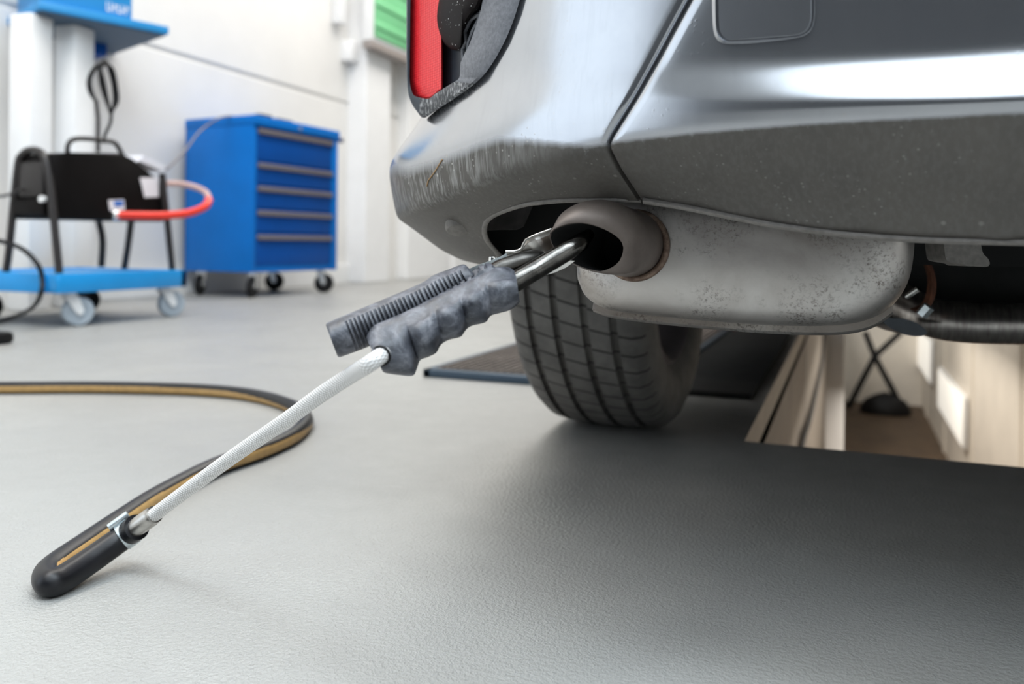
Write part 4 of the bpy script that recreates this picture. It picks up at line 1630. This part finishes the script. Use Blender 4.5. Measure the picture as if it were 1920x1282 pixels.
# paper on the sloping lid
a, b, c_, d__ = on_u(268, 291, mu1 - .012), on_u(310, 310, mu1 - .012), on_u(306, 321, mu1 - .012), on_u(262, 302, mu1 - .012)
g = G()
for f0_, f1_ in ((0, .3), (.34, .64), (.68, 1.0)):
    g.prism([a.lerp(d__, f0_), b.lerp(c_, f0_), b.lerp(c_, f1_), a.lerp(d__, f1_)], (-.15, 0, 0))
tag(mk('paper_booklet', g, 'paper', smooth=0), 'white folded papers lying on the sloping lid of the black machine', 'papers')
# coiled cable
g = G()
for i in range(6):
    w_ = (i - 3) * .006
    o_ = (i % 3) * 3
    lp_ = cat_rom([on_u(188, 125, um + w_), on_u(197, 114 + o_, um + w_), on_u(205 + o_, 130, um + w_), on_u(212 + o_, 160, um + w_), on_u(214 + o_, 190, um + w_), on_u(208, 212 - o_, um + w_), on_u(202 - o_ * .4, 190, um + w_), on_u(195 - o_, 155, um + w_)], 6, closed=True)
    g.tube(lp_, .0062, 8, closed=True)
for o_ in (0, 4):
    g.tube(cat_rom([on_u(196, 117 + o_, um), on_u(178, 126 + o_, um), on_u(166 + o_, 148, um), on_u(168 + o_, 172, um), on_u(182, 192 + o_, um)], 6), .0058, 8)
g.tube(cat_rom([on_u(209, 205, um), on_u(207, 230, um), on_u(198, 250, um), on_u(193, 268, um)], 6), .006, 8)
tag(mk('coiled_cable', g, 'black_plastic', smooth=60), 'black coiled cable hanging on the post above the black machine', 'cable')
# loose cables
ca = [on_u(-40, 450, -2.75), on_u(0, 452, -2.7), on_u(40, 466, -2.6), on_u(68, 492, -2.52), on_v(79, 520, 2.02), on_v(76, 552, 2.0), on_z(60, 577, .03), on_z(20, 596, .012), on_z(-60, 615, .012)]
tag(mk('power_cable', G().tube(cat_rom(ca, 8), .008, 10), 'black_plastic', smooth=60), 'black power cable draped over the near end of the blue trolley to the floor', 'cable')
cb_ = [on_u(-60, 372, -2.72), on_u(0, 368, -2.7), on_v(25, 362, 2.03), on_v(38, 355, 2.045)]
tag(mk('thin_cable', G().tube(cat_rom(cb_, 8), .005, 8), 'tube_black', smooth=60), 'thin dark cable plugged into the end of the black machine', 'cable')
th = [on_u(312, 318, -2.58), on_u(345, 285, -2.75), at(375, 246, 4.15), at(410, 222, 4.3), FL + ex * .05 + ey * .2 + ez * (zt + .008), FL + ex * .16 + ey * .25 + ez * (zt + .008)]
tag(mk('thin_line', G().tube(cat_rom(th, 8), .005, 8), 'handle_grey', smooth=60), 'thin grey line running from the machine up onto the blue cabinet', 'cable')
g = G()
c = on_z(2, 632, .02)
g.box((c.x - .12, c.y - .06, 0), (c.x + .02, c.y + .03, .035), bev=.012)
tag(mk('foot_pedal', g, 'black_plastic', smooth=30), 'small black pedal on the floor at the left edge, before the trolley', 'pedal')

# ================================================================== STAND WITH BLUE SHELF
SZ = 1.26
def xy(px, Y, z=0):
    p = at(px, 460, Y); return Vector((p.x, p.y, z))
p1 = on_z(73, 18, SZ); p2 = on_z(317, 66, SZ)
e1_ = (p2 - p1).normalized(); e2_ = Vector((-e1_.y, e1_.x, 0))
Ls = (p2 - p1).length
stand = thing('workshop_stand', 'white twin-column stand with a blue shelf top at the left edge', 'stand', p1 + e1_ * .2 + e2_ * .3 - ez * SZ)
def sb(a, b, c, d, e, f, bev=.004, g=None):
    g = g or G()
    gg = G().box((a, c, e), (b, d, f), 0, bev)
    g.add([p1 * 1 + Vector((0, 0, -SZ)) + e1_ * q[0] + e2_ * q[1] + ez * q[2] for q in gg.v], gg.f)
    return g
mk('shelf', sb(0, Ls, 0, .62, SZ + .003, SZ + .040), 'blue_shelf', stand, smooth=30)
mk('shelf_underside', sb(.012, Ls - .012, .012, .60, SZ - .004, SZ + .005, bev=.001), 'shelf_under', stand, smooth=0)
mk('shelf_bracket', sb(.30, Ls - .12, .40, .52, SZ - .06, SZ - .003), 'blue_drawer', stand, smooth=30)
c1 = at(30, 28, 3.25); c2 = at(112, 50, 3.43)
for (cpx0, cpx1, Yc) in ((-6, 68, 3.50), (80, 149, 3.68)):
    a, b = xy(cpx0, Yc), xy(cpx1, Yc)
    w_ = (b - a).length
    mid = (a + b) / 2
    gg = G().box((mid.x - w_ * .36, mid.y - w_ * .36 + .06, 0), (mid.x + w_ * .36, mid.y + w_ * .36 + .06, SZ - .004), bev=.012, rotz=PSI - .28)
    mk('column', gg, 'white_gloss', stand, smooth=30)
# blue case on the shelf with white lettering (unreadable in the photo)
case = thing('blue_case', 'bright blue case with white lettering standing on the blue shelf', 'case', p1 + e1_ * .2 + e2_ * .3)
mk('case_body', sb(.02, .40, .035, .34, SZ + .040, SZ + .36, bev=.01), 'blue_shelf', case, smooth=30)
g = G()
rnd = random.Random(8)
x = .285
for i in range(6):
    wd_ = .011 + .004 * rnd.random()
    sb(x, x + wd_ * .35, .0335, .036, SZ + .062, SZ + .098 + .008 * rnd.random(), bev=.0, g=g)
    sb(x, x + wd_, .0335, .036, SZ + .062 + .012 * (i % 3), SZ + .072 + .012 * (i % 3), bev=.0, g=g)
    x += wd_ + .004
mk('lettering', g, 'sticker_white', case, smooth=0)

# ================================================================== WALL BOXES
bu = -3.25
pz = on_u(697, 74, bu)
wbx = thing('wall_cabinet', 'white wall cabinet with a green front panel beside the white upright', 'wall cabinet', (WL, pz.y + .4, pz.z))
mk('housing', G().box((WL + .165, pz.y, pz.z), (bu, pz.y + 1.1, pz.z + .9), bev=.01), 'white_gloss', wbx, smooth=30)
g = G()
g.box((bu, pz.y + .03, pz.z + .03), (bu + .012, pz.y + 1.07, pz.z + .87), bev=.004)
for i in range(4):
    zz_ = pz.z + .10 + i * .16
    g.box((bu + .010, pz.y + .03, zz_), (bu + .022, pz.y + 1.07, zz_ + .05), bev=.004)
mk('green_front', g, 'green_panel', wbx, smooth=30, label='green front panel')
mk('bottom_tray', G().box((WL + .165, pz.y + .005, pz.z - .055), (bu - .005, pz.y + 1.09, pz.z), bev=.008), 'box_under', wbx, smooth=30)
q0 = on_wall(655, 112, .08)
sx0 = thing('socket_box', 'small white socket box on the wall just below the white wall cabinet', 'socket box', (WL, q0.y, q0.z))
yb = on_wall(681, 100, .10).y
mk('housing', G().box((WL - .001, q0.y, q0.z), (WL + .10, yb, q0.z + .15), bev=.008), 'white_gloss', sx0)
mk('side_plug', G().box((WL + .01, yb, q0.z + .02), (WL + .09, yb + .035, q0.z + .14), bev=.008), 'black_plastic', sx0)
q1 = on_wall(634, 42, .06)
yb = on_wall(652, 40, .08).y
tag(mk('conduit_box', G().box((WL - .001, q1.y, q1.z), (WL + .08, yb, q1.z + .8), bev=.01), 'white_gloss', smooth=30), 'narrow white conduit box on the wall left of the wall cabinet', 'conduit box')
q2 = on_wall(739, 136, .11)
tag(mk('blue_fob', G().box((WL - .001, q2.y - .02, q2.z - .05), (WL + .03, q2.y + .03, q2.z + .05), bev=.008), 'sticker_blue', smooth=30), 'small dark blue tag on the wall between the white uprights', 'tag')
